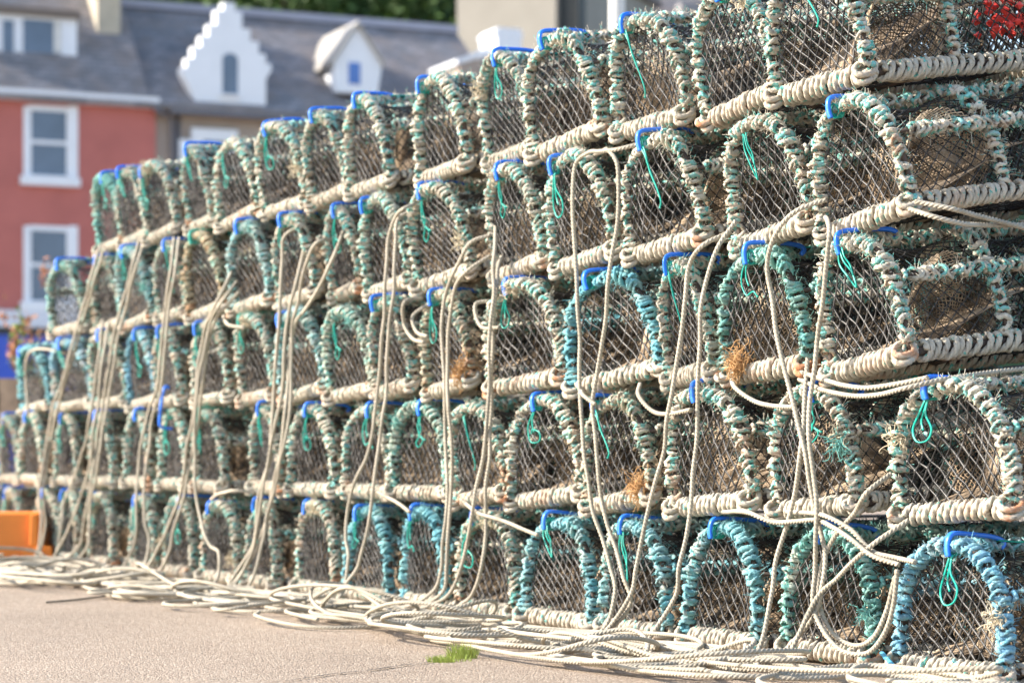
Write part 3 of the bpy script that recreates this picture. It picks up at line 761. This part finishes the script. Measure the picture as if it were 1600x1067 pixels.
# thin dark line laid on the asphalt as a tube and blue rope tail
a, b = to_ground(72, 944), to_ground(165, 934)
rope_obj([(a[0], a[1], 0.008), ((a[0]+b[0])/2, (a[1]+b[1])/2-0.05, 0.008), (b[0], b[1], 0.008)], 'dark_line', 'short thin dark line on the asphalt at the left', None, False, r=0.004, m=M_DLINE)
M_BROPE = rope_material('blue_rope', (0.10, 0.38, 0.55))
rope_obj([wall_pt(1378, 1020, 0.03), wall_pt(1396, 1040, 0.06), wall_pt(1425, 1062, 0.10)], 'blue_rope', 'short blue rope tail at the foot of the two rightmost bottom creels', None, True, m=M_BROPE)

# ------------------------------------------------------------------ ground
def asphalt():
    m, t, b = mat('asphalt')
    tc = N(t, 'ShaderNodeTexCoord').outputs['Object']
    vo = N(t, 'ShaderNodeTexVoronoi'); t.links.new(tc, vo.inputs['Vector']); vo.inputs['Scale'].default_value = 165
    chip = N(t, 'ShaderNodeSeparateColor'); t.links.new(vo.outputs['Color'], chip.inputs[0])
    base = ramp(t, chip.outputs[0], [(0.0, (0.24, 0.178, 0.130)), (0.45, (0.34, 0.262, 0.196)), (0.8, (0.40, 0.318, 0.242)), (1.0, (0.54, 0.455, 0.36))])
    grit = noise(t, tc, 90, 3, 0.7)
    base = mix(t, 0.6, base, mix(t, 1.0, base, ramp(t, grit, [(0.35, 0.62), (0.65, 1.25)]), 'MULTIPLY'))
    big = noise(t, tc, 0.9, 5, 0.6)
    base = mix(t, 0.8, base, mix(t, 1.0, base, ramp(t, big, [(0.3, 0.84), (0.7, 1.12)]), 'MULTIPLY'))
    sp = noise(t, tc, 5.5, 5, 0.7, dist=0.6); base = mix(t, ramp(t, sp, [(0.60, 0.0), (0.72, 0.30)]), base, (0.12, 0.10, 0.085))
    t.links.new(base, b.inputs['Base Color']); b.inputs['Roughness'].default_value = 0.9
    h = mth(t, 'SUBTRACT', mth(t, 'MULTIPLY', chip.outputs[1], 0.6), vo.outputs['Distance'])
    bump(t, b, h, 0.8, 0.004)
    return m
mb = MB(); mb.add([(-400, -50, 0), (400, -50, 0), (400, 900, 0), (-400, 900, 0)], [(0, 1, 2, 3)])
tag(link('ground', mb.mesh('ground', asphalt(), False)), kind='structure')
# cracks in the asphalt
M_CRACK = plain('crack_shade', (0.05, 0.04, 0.032), 0.95, 0.3, 30)  # flat dark strips; the shade in the cracks is put into the colour
g = np.random.default_rng(11)
for (p, q, wd) in (((430, 1068), (700, 1030), 0.015), ((280, 1068), (470, 1050), 0.004)):
    a, b = np.array(to_ground(*p)), np.array(to_ground(*q)); n = 60; mb = MB()
    d = (b-a); nn = np.array([-d[1], d[0]])/np.linalg.norm(d); u = np.linspace(0, 1, n)
    off = np.cumsum(g.normal(size=n))*0.003; w = wd*(0.3+0.7*g.random(n))*np.sin(np.clip(u, .02, .98)*PI)**0.4
    c = a+u[:, None]*d+nn*off[:, None]
    V = np.vstack([np.c_[c+nn*w[:, None]/2, np.full(n, .004)], np.c_[c-nn*w[:, None]/2, np.full(n, .004)]])
    k = np.arange(n-1); mb.add(V, np.stack([k, k+n, k+n+1, k+1], 1))
    tag(link('ground_crack', mb.mesh('ground_crack', M_CRACK, False)), kind='structure')
# grass tuft
M_GRASS = plain('grass', (0.33, 0.40, 0.07), 0.6, 0.3, 30)
mb = MB(); g = np.random.default_rng(5)
for (px, py, n, rr, hh) in ((722, 1028, 260, 0.032, 0.038), (690, 1034, 170, 0.03, 0.018), (705, 1032, 80, 0.05, 0.016)):
    x, y = to_ground(px, py)
    for _ in range(n):
        a = g.random()*6.28; rad = rr*math.sqrt(g.random()); bx, by = x+rad*math.cos(a)*1.3, y+rad*math.sin(a)*0.8
        h = hh*g.uniform(.4, 1.3); lean = g.normal(size=2)*h*0.6; wv = 0.0009
        mb.add([(bx-wv, by, 0), (bx+wv, by, 0), (bx+lean[0]*.4+wv*.7, by+lean[1]*.4, h*.6), (bx+lean[0]*.4-wv*.7, by+lean[1]*.4, h*.6), (bx+lean[0], by+lean[1], h)], [(0, 1, 2, 3)], [(3, 2, 4)])
tag(link('grass_tuft', mb.mesh('grass_tuft', M_GRASS, False)), kind='stuff', label='small green grass tuft growing from the asphalt', cat='grass')

# ------------------------------------------------------------------ orange fish box, upside down, at the left end
M_ORG = plain('orange_plastic', (0.80, 0.235, 0.025), 0.5, 0.10, 5, 0.15)
x1, yb = to_ground(82, 882)
root = empty('fish_box', (x1, yb, 0), (0, 0, math.radians(6)))
tag(root, 'orange plastic fish box turned upside down at the left edge', 'fish box')
def frustum(mb, x0, x1, y0, y1, z0, z1, ins):
    mb.poly_box([(x0, y0, z0), (x1, y0, z0), (x1, y1, z0), (x0, y1, z0), (x0+ins, y0+ins, z1), (x1-ins, y0+ins, z1), (x1-ins, y1-ins, z1), (x0+ins, y1-ins, z1)])
mb = MB(); frustum(mb, -0.80, -0.035, 0.02, 0.42, 0.0, 0.262, 0.022)
o = link('box_body', mb.mesh('box_body', M_ORG, False), root); bv = o.modifiers.new('bevel', 'BEVEL'); bv.width = 0.012; bv.segments = 3
mb = MB(); mb.box(-0.83, 0.0, -0.015, 0.45, 0.001, 0.018)
frustum(mb, -0.155, 0.0, -0.012, 0.447, 0.018, 0.092, 0.004)
o = link('box_rim', mb.mesh('box_rim', M_ORG, False), root); bv = o.modifiers.new('bevel', 'BEVEL'); bv.width = 0.008; bv.segments = 3
for xx in (-0.095, -0.42, -0.72):
    mb = MB(); frustum(mb, xx-0.022, xx+0.022, 0.004, 0.05, 0.092 if xx > -0.2 else 0.018, 0.256, 0.006)
    o = link('rib', mb.mesh('rib', M_ORG, False), root); bv = o.modifiers.new('bevel', 'BEVEL'); bv.width = 0.006; bv.segments = 2

# blue barrel, wooden planter and shrub beyond the left end
M_BLU = plain('blue_barrel', (0.01, 0.05, 0.55), 0.4, 0.1, 4)
Y = 13.6; X = (-22-800)/F*Y
mb = MB(); prof = [(0.0, 0), (.20, 0.0), (.215, .02), (.22, .25), (.205, .30), (.222, .35), (.215, .60), (.15, .70), (.10, .72), (0.0, .72)]
n = 24
for (ra, za), (rb, zb_) in zip(prof[:-1], prof[1:]):
    a = np.arange(n)*2*PI/n; a2 = a+2*PI/n
    V = np.concatenate([np.stack([r_*np.cos(q), r_*np.sin(q), np.full(n, z_)], 1) for r_, z_, q in ((ra, za, a), (ra, za, a2), (rb, zb_, a2), (rb, zb_, a))])
    k = np.arange(n); mb.add(V, np.stack([k, k+n, k+2*n, k+3*n], 1))
o = link('barrel', mb.mesh('barrel', M_BLU)); o.location = (X, Y, 0)
tag(o, 'blue plastic barrel half hidden at the left edge beside the creels', 'barrel')
M_WOOD = plain('weathered_wood', (0.34, 0.24, 0.16), 0.85, 0.3, 7, 0.4)
Y = 16.5; root = empty('wooden_planter', ((-12-800)/F*Y, Y, 0)); tag(root, 'brown plank planter under the leafy shrub at the left edge', 'planter')
pl = MB(); pl.box(-0.068, 0.068, 0, 0.03, 0.02, 1.10); plank = pl.mesh('plank', M_WOOD, False)
for k in range(5):
    o = link('plank', plank, root); o.location = (-0.33+0.15*k, 0, random.uniform(-.01, .01)); o = link('plank', plank, root); o.location = (-0.33+0.15*k, 0.50, random.uniform(-.01, .01))
for k in range(3):
    for xx in (-0.42, 0.36): o = link('plank', plank, root); o.location = (xx+.03, 0.11+0.15*k, 0); o.rotation_euler = (0, 0, PI/2)
mb = MB(); mb.box(-0.37, 0.33, 0.04, 0.49, 0.5, 1.0); link('soil', mb.mesh('soil', plain('soil', (0.05, 0.035, 0.025), 0.95), False), root)
def leafy(name, n, box_, size, mats, seed, stems=5, h0=1.0):
    g = np.random.default_rng(seed)
    out = []
    for mi, m_ in enumerate(mats):
        mb = MB()
        c = g.normal(size=(n, 3))*np.array(box_)*0.5
        cl = g.normal(size=(max(4, n//25), 3))*np.array(box_)*0.42
        c = cl[g.integers(len(cl), size=n)]+g.normal(size=(n, 3))*np.array(box_)*0.16
        d1 = g.normal(size=(n, 3)); d1 /= np.linalg.norm(d1, axis=1, keepdims=True)
        d2 = np.cross(d1, g.normal(size=(n, 3))); d2 /= np.linalg.norm(d2, axis=1, keepdims=True)
        s = size*g.uniform(.6, 1.3, (n, 1))
        V = np.stack([c-d1*s, c+d2*s*.45, c+d1*s, c-d2*s*.45], 1).reshape(-1, 3)
        mb.add(V, np.arange(n*4).reshape(-1, 4)); out.append(mb.mesh(name, m_, False))
    return out
M_LG = plain('leaf_green', (0.20, 0.26, 0.05), 0.6, 0.3, 9); M_LO = plain('leaf_orange', (0.46, 0.20, 0.09), 0.6, 0.3, 9); M_PK = plain('pink_blossom', (0.75, 0.28, 0.30), 0.6, 0.2, 9)
root = empty('shrub', ((36-800)/F*16.5, 16.75, 0.88)); tag(root, 'small shrub with green and orange leaves in the wooden planter', 'shrub')
for (dx, hh, w_, sd_, mts) in ((0.02, 0.50, 0.11, 1, [M_LG, M_LO]), (-0.10, 0.40, 0.10, 2, [M_LG, M_LO]), (0.0, 0.20, 0.18, 3, [M_LG, M_LG]), (-0.12, 0.12, 0.1, 4, [M_PK])):
    for me in leafy('foliage', 90 if mts[0] != M_PK else 16, (w_, w_, 0.40 if hh > .3 else 0.2), 0.03, mts, sd_):
        o = link('foliage', me, root); o.location = (dx, 0, hh)
mb = MB()
for k in range(5): tube(mb, resample([(0, 0, -0.05), (-0.1+0.05*k, 0, 0.25), (-0.12+0.06*k, 0.02, 0.6)], 0.05), 0.006, 5)
link('stem', mb.mesh('stem', M_WOOD), root)

# ------------------------------------------------------------------ houses (facade frame: s along the street, q towards the camera, z up)
FO = np.array([-10.8, 54.0]); FD = np.array([0.913, 0.408]); FN = np.array([0.408, -0.913])
FROT = math.atan2(FD[1], FD[0])
def fs(px, q=0.0):
    b = FO+q*FN; r = (px-800)/F
    return (r*b[1]-b[0])/(FD[0]-r*FD[1])
def fz(px, py, q=0.0):
    s = fs(px, q); b = FO+q*FN+s*FD; return CZ+(HZ-py)/F*b[1]
def FB(x0, x1, y0, y1, q0, q1, mb=None):
    """box from pixel extents on the facade plane; q0 back, q1 front"""
    mb = mb or MB(); s0, s1 = fs(x0, q1), fs(x1, q1); xm = (x0+x1)/2
    mb.box(s0, s1, -q1, -q0, fz(xm, y1, q1), fz(xm, y0, q1)); return mb
def house(name, label):
    r = empty(name, (FO[0], FO[1], 0), (0, 0, FROT)); return tag(r, label, 'house')
def slate_mat():
    m, t, b = mat('slates')
    tc = N(t, 'ShaderNodeTexCoord').outputs['Object']
    mp = N(t, 'ShaderNodeMapping'); t.links.new(tc, mp.inputs[0]); mp.inputs['Rotation'].default_value = (PI/2, 0, 0)
    br = N(t, 'ShaderNodeTexBrick'); t.links.new(mp.outputs[0], br.inputs['Vector'])
    br.inputs['Scale'].default_value = 1.0; br.inputs['Brick Width'].default_value = 0.30; br.inputs['Row Height'].default_value = 0.13
    br.inputs['Mortar Size'].default_value = 0.008; br.inputs['Bias'].default_value = 0.0
    br.inputs['Color1'].default_value = (0.15, 0.147, 0.155, 1); br.inputs['Color2'].default_value = (0.27, 0.255, 0.262, 1); br.inputs['Mortar'].default_value = (0.06, 0.06, 0.07, 1)
    f = noise(t, tc, 1.3, 5, 0.65)
    col = mix(t, ramp(t, f, [(0.42, 0.0), (0.62, 0.45)]), br.outputs['Color'], (0.25, 0.19, 0.155))
    t.links.new(col, b.inputs['Base Color']); b.inputs['Roughness'].default_value = 0.65
    bump(t, b, br.outputs['Fac'], -0.5, 0.03)
    return m
M_SLATE = slate_mat()
M_RED = plain('red_render', (0.45, 0.145, 0.125), 0.85, 0.10, 1.2, 0.1)
M_WHITE = plain('white_paint', (0.75, 0.78, 0.83), 0.6, 0.04, 1.5)  # white with the blue cast of the sky light mixed into its colour
M_BEIGE = plain('beige_render', (0.36, 0.30, 0.26), 0.9, 0.08, 1.4, 0.1)
M_TANW = plain('tan_harling', (0.27, 0.255, 0.225), 0.9, 0.08, 0.8, 0.1)
M_STONE = plain('chimney_stone', (0.46, 0.41, 0.32), 0.9, 0.15, 2.5, 0.2)
M_LEAD = plain('ridge_lead', (0.33, 0.33, 0.40), 0.6, 0.08, 1.0)
M_GLASS = plain('window_glass', (0.10, 0.14, 0.21), 0.12, 0.2, 0.8)
M_GLASSB = plain('blue_window', (0.06, 0.16, 0.48), 0.15, 0.2, 0.8)
M_SHOPB = plain('blue_shopfront', (0.04, 0.10, 0.55), 0.5, 0.1, 1.0)
M_DARKW = plain('dark_recess', (0.03, 0.035, 0.035), 0.6, 0.2, 1.0)
M_CURT = plain('curtain', (0.62, 0.62, 0.60), 0.9, 0.1, 6)
M_PIPE = plain('grey_pipe', (0.13, 0.13, 0.15), 0.6, 0.1, 2)
def sash(root, x0, x1, y0, y1, curtain=True):
    fr = link('window', None, root) if False else None
    d = 8
    mb = MB()
    FB(x0, x0+d, y0, y1, -0.05, 0.05, mb); FB(x1-d-6, x1, y0, y1, -0.05, 0.05, mb)
    FB(x0+d, x1-d-6, y0, y0+8, -0.048, 0.048, mb); FB(x0+d, x1-d-6, y1-10, y1, -0.048, 0.048, mb)
    w = link('window', mb.mesh('window', M_WHITE, False), root)
    mb = FB(x0-4, x1+4, y1-8, y1+6, -0.02, 0.16); link('sill', mb.mesh('sill', M_WHITE, False), w)
    ym = (y0+y1)/2-2
    mb = FB(x0+d, x1-d-6, ym-3, ym+3, -0.04, 0.035); FB(x0+d, x0+d+4, y0+8, y1-10, -0.042, 0.033, mb); FB(x1-d-10, x1-d-6, y0+8, y1-10, -0.042, 0.033, mb)
    link('sash_frame', mb.mesh('sash_frame', M_WHITE, False), w)
    for ya, yb_ in ((y0+8, ym-3), (ym+3, y1-10)):
        mb = FB(x0+d+4, x1-d-10, ya, yb_, -0.06, 0.012); link('pane', mb.mesh('pane', M_GLASS, False), w)
# --- red house
rh = house('red_house', 'red rendered house with white sash windows and slate roof at the left')
sL, sR = fs(-260), fs(243); ze = fz(120, 163); zb = fz(60, 486)
mb = MB(); mb.box(sL, sR, 0, 8, zb, ze); link('wall', mb.mesh('wall', M_RED, False), rh)
mb = MB(); mb.box(sL, sR, 0.02, 8, 0, zb-0.002); link('shop_wall', mb.mesh('shop_wall', M_SHOPB, False), rh)
mb = MB(); mb.box(sL, sR+0.05, -0.22, 0, fz(120, 163), fz(120, 147)); link('eaves_board', mb.mesh('eaves_board', M_WHITE, False), rh)
mb = MB(); mb.box(sL, sR+0.02, -0.16, 0.0, fz(60, 512), fz(60, 486)); link('shop_fascia', mb.mesh('shop_fascia', plain('pale_fascia', (0.62, 0.66, 0.74), 0.6, 0.05), False), rh)
mb = MB(); mb.box(sL, sR, -0.05, 0.018, fz(60, 523), fz(60, 513)); link('shop_awning', mb.mesh('shop_awning', M_DARKW, False), rh)
sash(rh, 37, 122, 166, 284); sash(rh, 37, 122, 353, 480); sash(rh, -190, -105, 166, 284)
RUN, RISE = 4.0, 3.05
def roof(root, s0, s1, z0, rise=RISE, run=RUN, over=0.25, ridge=True, nm='roof'):
    mb = MB(); sl = rise/run; th = 0.12
    for sg in (0, 1):
        ya, yb2 = (-over, run) if sg == 0 else (2*run+over, run)
        za = z0-over*sl
        mb.poly_box([(s0, ya, za), (s1, ya, za), (s1, yb2, z0+rise), (s0, yb2, z0+rise), (s0, ya, za+th), (s1, ya, za+th), (s1, yb2, z0+rise+th), (s0, yb2, z0+rise+th)])
    o = link(nm, mb.mesh(nm, M_SLATE, False), root)
    if ridge:
        mb = MB(); mb.box(s0, s1, run-0.18, run+0.18, z0+rise+th-0.06, z0+rise+th+0.14); link('ridge', mb.mesh('ridge', M_LEAD, False), o)
    return o
zr = fz(120, 147)
rf = roof(rh, sL, fs(232), zr, 4.1, 4.0)
# flat roofed box dormer
dm = FB(-60, 120, 22, 100, -3.2, -0.9); d = link('dormer', dm.mesh('dormer', M_WHITE, False), rh)
mb = FB(-64, 126, 10, 22, -3.3, -0.75); link('dormer_roof', mb.mesh('dormer_roof', plain('brown_felt', (0.17, 0.14, 0.12), 0.9, 0.15), False), d)
for (a, b_) in ((34, 98), (2, 24), (-40, -12)):
    mb = FB(a, b_, 32, 84, -0.95, -0.885); link('pane', mb.mesh('pane', M_GLASS, False), d)
    mb = FB(a, a+max(2, 0), 30, 86, -0.95, -0.86); FB(b_-2, b_, 30, 86, -0.95, -0.86, mb); link('frame', mb.mesh('frame', M_WHITE, False), d)
mb = FB(84, 98, 34, 83, -0.93, -0.878); link('curtain', mb.mesh('curtain', M_CURT, False), d)
# chimney on the party wall
mb = MB(); sc_ = fs(150); mb.box(fs(152, -1.6), fs(188, -1.6), 1.6, 3.2, zr+0.9, zr+5.2); ch = link('chimney', mb.mesh('chimney', M_STONE, False), rh)
mb = MB(); mb.box(fs(152, -1.6)-0.08, fs(188, -1.6)+0.08, 1.52, 3.28, zr+5.2, zr+5.4); link('chimney_cap', mb.mesh('chimney_cap', M_STONE, False), ch)
# --- grey-beige house
gh = house('beige_house', 'long beige house with crow-stepped dormers and a grey slate roof')
s0, s1 = fs(243)+0.004, fs(806); z2 = fz(500, 176)
mb = MB(); mb.box(s0, s1, 0.12, 8, 0, z2); link('wall', mb.mesh('wall', M_BEIGE, False), gh)
rf2 = roof(gh, fs(232)+0.01, s1, z2, 2.92, 4.0)
mb = MB(); mb.box(s0+0.3, s1, -0.28, -0.16, z2-0.28, z2-0.14); link('gutter', mb.mesh('gutter', M_PIPE, False), gh)
mb = MB(); tube(mb, resample([(fs(238), -0.25, fz(238, 172)), (fs(250), -0.2, fz(250, 180)), (fs(268), -0.02, fz(268, 192)), (fs(270), -0.02, fz(270, 300))], 0.1), 0.055, 6)
tube(mb, np.linspace((fs(279), 0.04, 0.1), (fs(279), 0.04, z2-0.1), 4), 0.05, 6)
link('drainpipe', mb.mesh('drainpipe', M_PIPE), gh)
mb = FB(300, 372, 202, 330, -0.15, 0.02); FB(280, 300, 218, 330, -0.15, 0.018, mb); w = link('window', mb.mesh('window', M_WHITE, False), gh)
mb = FB(318, 350, 220, 320, -0.1, 0.04); link('pane', mb.mesh('pane', M_GLASS, False), w)
def prism(mb, pts, q0, q1):
    """extrude an outline given as pixels on the facade plane"""
    xm = sum(p[0] for p in pts)/len(pts); P = [(fs(x, q1), fz(xm, y, q1)) for x, y in pts]; n = len(P)
    V = [(s, -q1, z) for s, z in P]+[(s, -q0, z) for s, z in P]
    me_q = [(i, (i+1) % n, n+(i+1) % n, n+i) for i in range(n)]
    mb.add(V, me_q)
    from mathutils.geometry import tessellate_polygon
    tr = tessellate_polygon([[Vector((s, z, 0)) for s, z in P]])
    mb.t.append(np.array([(a+0, b+0, c+0) for a, b, c in tr])+mb.n-2*n); mb.t.append(np.array([(c+n, b+n, a+n) for a, b, c in tr])+mb.n-2*n)
CROW = [(302, 165), (291, 140), (279, 118), (279, 108), (287, 108), (287, 92), (298, 92), (298, 72), (311, 72), (311, 53), (324, 53), (324, 33), (337, 33), (337, 8), (349, 8), (349, -6), (368, -6), (368, 8), (380, 8),
        (380, 36), (394, 36), (394, 56), (408, 56), (408, 76), (420, 76), (420, 92), (429, 92), (429, 104), (420, 118), (420, 165)]
def crow_dormer(dx, dy, k=1.0, cx=355, pane=True):
    pts = [(cx+(x-355)*k+dx, 165+(y-165)*k+dy) for x, y in CROW]
    mb = MB(); prism(mb, pts, -0.30, 0.06); d = link('dormer', mb.mesh('dormer', M_WHITE, False), gh)
    # body running back to the roof
    mb = MB(); body = [(cx+(x-355)*k+dx, 165+(y-165)*k+dy) for x, y in ((304, 150), (304, 100), (354, 22), (418, 100), (418, 150))]
    prism(mb, body, -3.4, -0.30); link('dormer_body', mb.mesh('dormer_body', M_SLATE, False), d)
    if pane:
        w = MB(); px = [(347, 148), (347, 88), (351, 82), (360, 79), (369, 82), (373, 88), (373, 148)]
        prism(w, [(cx+(x-355)*k+dx, 165+(y-165)*k+dy) for x, y in px], 0.03, 0.068); link('pane', w.mesh('pane', M_GLASS, False), d)
        w = FB(cx+(343-355)*k+dx, cx+(377-355)*k+dx, 165+(148-165)*k+dy, 165+(152-165)*k+dy, 0.0, 0.14); link('sill', w.mesh('sill', M_WHITE, False), d)
crow_dormer(0, -2, 0.93)
mb = MB(); prism(mb, [(776, 60), (772, 52), (779, 44), (813, 44), (818, 52), (815, 60), (815, 175), (766, 175), (766, 98), (776, 90)], -1.0, 0.06); d = link('gable_chimney', mb.mesh('gable_chimney', M_WHITE, False), gh)
mb = MB(); sa, sb = fs(716), fs(768)
mb.poly_box([(sa, 0.1, fz(716, 100)), (sb, 0.1, fz(768, 84)), (sb, 2.6, fz(768, 84)), (sa, 2.6, fz(716, 100)), (sa, 0.1, fz(716, 92)), (sb, 0.1, fz(768, 72)), (sb, 2.6, fz(768, 72)), (sa, 2.6, fz(716, 92))])
link('gable_coping', mb.mesh('gable_coping', M_WHITE, False), d)
mb = MB(); mb.box(fs(722), fs(765), 0.14, 2.5, z2, fz(745, 92)); link('gable_wall', mb.mesh('gable_wall', M_BEIGE, False), d)
# small pointed dormer
mb = MB(); prism(mb, [(524, 146), (522, 100), (559, 42), (597, 98), (590, 146)], -0.5, -0.3); d = link('dormer', mb.mesh('dormer', M_WHITE, False), gh)
mb = MB(); prism(mb, [(526, 142), (526, 104), (559, 52), (588, 104), (588, 142)], -2.6, -0.5); link('dormer_body', mb.mesh('dormer_body', M_WHITE, False), d)
mb = MB()
for a, b_ in (((519, 104), (559, 40)), ((559, 40), (600, 102))):
    sa, sb = fs(a[0], -.25), fs(b_[0], -.25); za, zb_ = fz(559, a[1], -.25), fz(559, b_[1], -.25)
    mb.poly_box([(sa, .2, za), (sb, .2, zb_), (sb, 2.8, zb_), (sa, 2.8, za), (sa, .2, za+.12), (sb, .2, zb_+.12), (sb, 2.8, zb_+.12), (sa, 2.8, za+.12)])
link('dormer_roof', mb.mesh('dormer_roof', plain('pale_lead', (0.36, 0.34, 0.31), 0.6, 0.06), False), d)
mb = FB(545, 563, 98, 132, -0.34, -0.28); link('pane', mb.mesh('pane', M_GLASSB, False), d)
# --- tan gable building beyond and another roof further right
def box_house(name, label, px0, px1, py_top, Yd, depth, m, ang=12):
    x0, x1 = (px0-800)/F*Yd, (px1-800)/F*Yd; z1 = CZ+(HZ-py_top)/F*Yd
    r = empty(name, ((x0+x1)/2, Yd, 0), (0, 0, math.radians(ang))); tag(r, label, 'house'); h = (x1-x0)/2/math.cos(math.radians(ang))
    mb = MB(); mb.box(-h, h, 0, depth, 0, z1); link('wall', mb.mesh('wall', m, False), r); return r, h, z1
r, h, z1 = box_house('tan_house', 'tall tan harled house behind the long slate roof', 713, 868, -60, 74, 9, M_TANW, -24)
mb = MB(); mb.poly_box([(-h-.2, -.3, z1), (h+.2, -.3, z1), (h+.2, 9.3, z1), (-h-.2, 9.3, z1), (-h-.2, 4.4, z1+4), (h+.2, 4.4, z1+4), (h+.2, 4.6, z1+4), (-h-.2, 4.6, z1+4)]); link('roof', mb.mesh('roof', M_SLATE, False), r)
zz = CZ+(HZ-30)/F*78; mb = MB(); mb.box(h+0.004, h+0.65, 0.3, 0.9, 0, zz+4); w = link('dark_recess_box', mb.mesh('dark_recess_box', M_DARKW, False), r)  # solid dark box standing for a recess, its shade put into the colour
zz = CZ+(HZ-60)/F*82
r = empty('slate_roofed_house', ((1030-800)/F*82, 82, 0), (0, 0, math.radians(8))); tag(r, 'grey slate roofed house behind the lamp post', 'house')
mb = MB(); mb.box(-2.9, 9, 0, 8, 0, zz-1.0); link('wall', mb.mesh('wall', M_BEIGE, False), r)
roof(r, -3.0, 9.2, zz-1.0, 5.0, 4.0)
mb = MB(); mb.box(1.0, 2.6, 1.0, 3.0, zz, zz+1.5); link('dormer', mb.mesh('dormer', plain('grey_render', (0.3, 0.29, 0.3), 0.8, 0.08), False), r)
# lamp post
M_POLE = plain('galvanised_post', (0.62, 0.62, 0.60), 0.5, 0.06, 3)
Y = 19.5; root = empty('lamp_post', ((964-800)/F*Y, Y, 0)); tag(root, 'pale grey lamp post rising behind the creel stack', 'lamp post')
mb = MB(); P = np.linspace((0, 0, 0), (0, 0, 6.2), 8); tube(mb, P, np.linspace(0.085, 0.06, 8), 20); link('post', mb.mesh('post', M_POLE), root)
mb = MB(); tube(mb, resample([(0, 0, 6.1), (0.05, 0, 6.4), (0.5, 0, 6.55), (0.9, 0, 6.5)], .05), 0.04, 10); link('arm', mb.mesh('arm', M_POLE), root)
mb = MB(); mb.box(0.7, 1.35, -0.12, 0.12, 6.42, 6.56); link('lamp_head', mb.mesh('lamp_head', M_POLE, False), root)

# ------------------------------------------------------------------ wooded hill behind
mb = MB(); nx, ny = 40, 14; xs = np.linspace(-150, 150, nx); ysn = np.linspace(74, 260, ny); V = []
for y in ysn:
    for x in xs: V.append((x, y, -0.3+min(1, (y-74)/16)*9+(y-74)*0.18+1.2*math.sin(x*.07)+.8*math.sin(y*.1+x*.05) if y > 75 else -0.3))
q = [(j*nx+i, j*nx+i+1, (j+1)*nx+i+1, (j+1)*nx+i) for j in range(ny-1) for i in range(nx-1)]
mb.add(V, q); tag(link('hill', mb.mesh('hill', plain('hill_grass', (0.04, 0.07, 0.02), 0.9, 0.3, 0.3))), kind='structure')
def leaf_mat(name, a, b2):
    m, t, b = mat(name); tc = N(t, 'ShaderNodeTexCoord').outputs['Object']
    f = noise(t, tc, 0.9, 3, 0.6); t.links.new(ramp(t, f, [(0.35, a), (0.65, b2)]), b.inputs['Base Color']); b.inputs['Roughness'].default_value = 0.7
    return m
M_TREE = leaf_mat('tree_leaves', (0.020, 0.050, 0.012), (0.07, 0.14, 0.025))
M_BARK = plain('bark', (0.09, 0.07, 0.05), 0.9, 0.3, 3)
CROWN = []
for k in range(3):
    g = np.random.default_rng(700+k); mb = MB(); n = 9000
    cl = g.normal(size=(70, 3)); cl /= np.linalg.norm(cl, axis=1, keepdims=True); cl *= (g.random((70, 1))**0.4)*np.array([3.6, 3.6, 4.4]); cl[:, 2] += 7.5
    c = cl[g.integers(70, size=n)]+g.normal(size=(n, 3))*0.62
    d1 = g.normal(size=(n, 3)); d1 /= np.linalg.norm(d1, axis=1, keepdims=True); d2 = np.cross(d1, g.normal(size=(n, 3))); d2 /= np.linalg.norm(d2, axis=1, keepdims=True)
    s = 0.17*g.uniform(.6, 1.4, (n, 1)); mb.add(np.stack([c-d1*s, c+d2*s*.6, c+d1*s, c-d2*s*.6], 1).reshape(-1, 3), np.arange(n*4).reshape(-1, 4))
    tr = MB(); tube(tr, resample([(0, 0, -1), (.2, .1, 3), (0, .2, 6), (.2, 0, 10)], .8), np.linspace(.38, .08, len(resample([(0, 0, -1), (.2, .1, 3), (0, .2, 6), (.2, 0, 10)], .8))), 8)
    for j in range(7):
        e = cl[j*9]; tube(tr, resample([(0.1, 0.1, 3+.5*j), tuple((e+np.array([0, 0, 4]))/2*np.array([1, 1, 1])), tuple(e)], .8), .09, 5)
    CROWN.append((mb.mesh('crown', M_TREE, False), tr.mesh('trunk', M_BARK)))
tp = [(270, 92), (345, 97), (415, 90), (480, 98), (545, 92), (610, 99), (668, 91), (715, 100), (200, 98), (120, 95), (40, 100), (310, 112), (450, 114), (580, 112), (690, 116), (380, 108), (520, 108), (640, 108)]
ts = sorted(p[0] for p in tp)
for i, (px, Yd) in enumerate(tp):
    root = empty('tree', ((px-800)/F*Yd, Yd, 9.4), (0, 0, random.random()*6)); root.scale = (1, 1, random.uniform(.9, 1.15))
    tag(root, f'dark green tree on the hill beyond the slate roofs, {nth(ts.index(px)+1)} from the left', 'tree', 'trees on the hill behind the houses')
    link('crown', CROWN[i % 3][0], root); link('trunk', CROWN[i % 3][1], root)
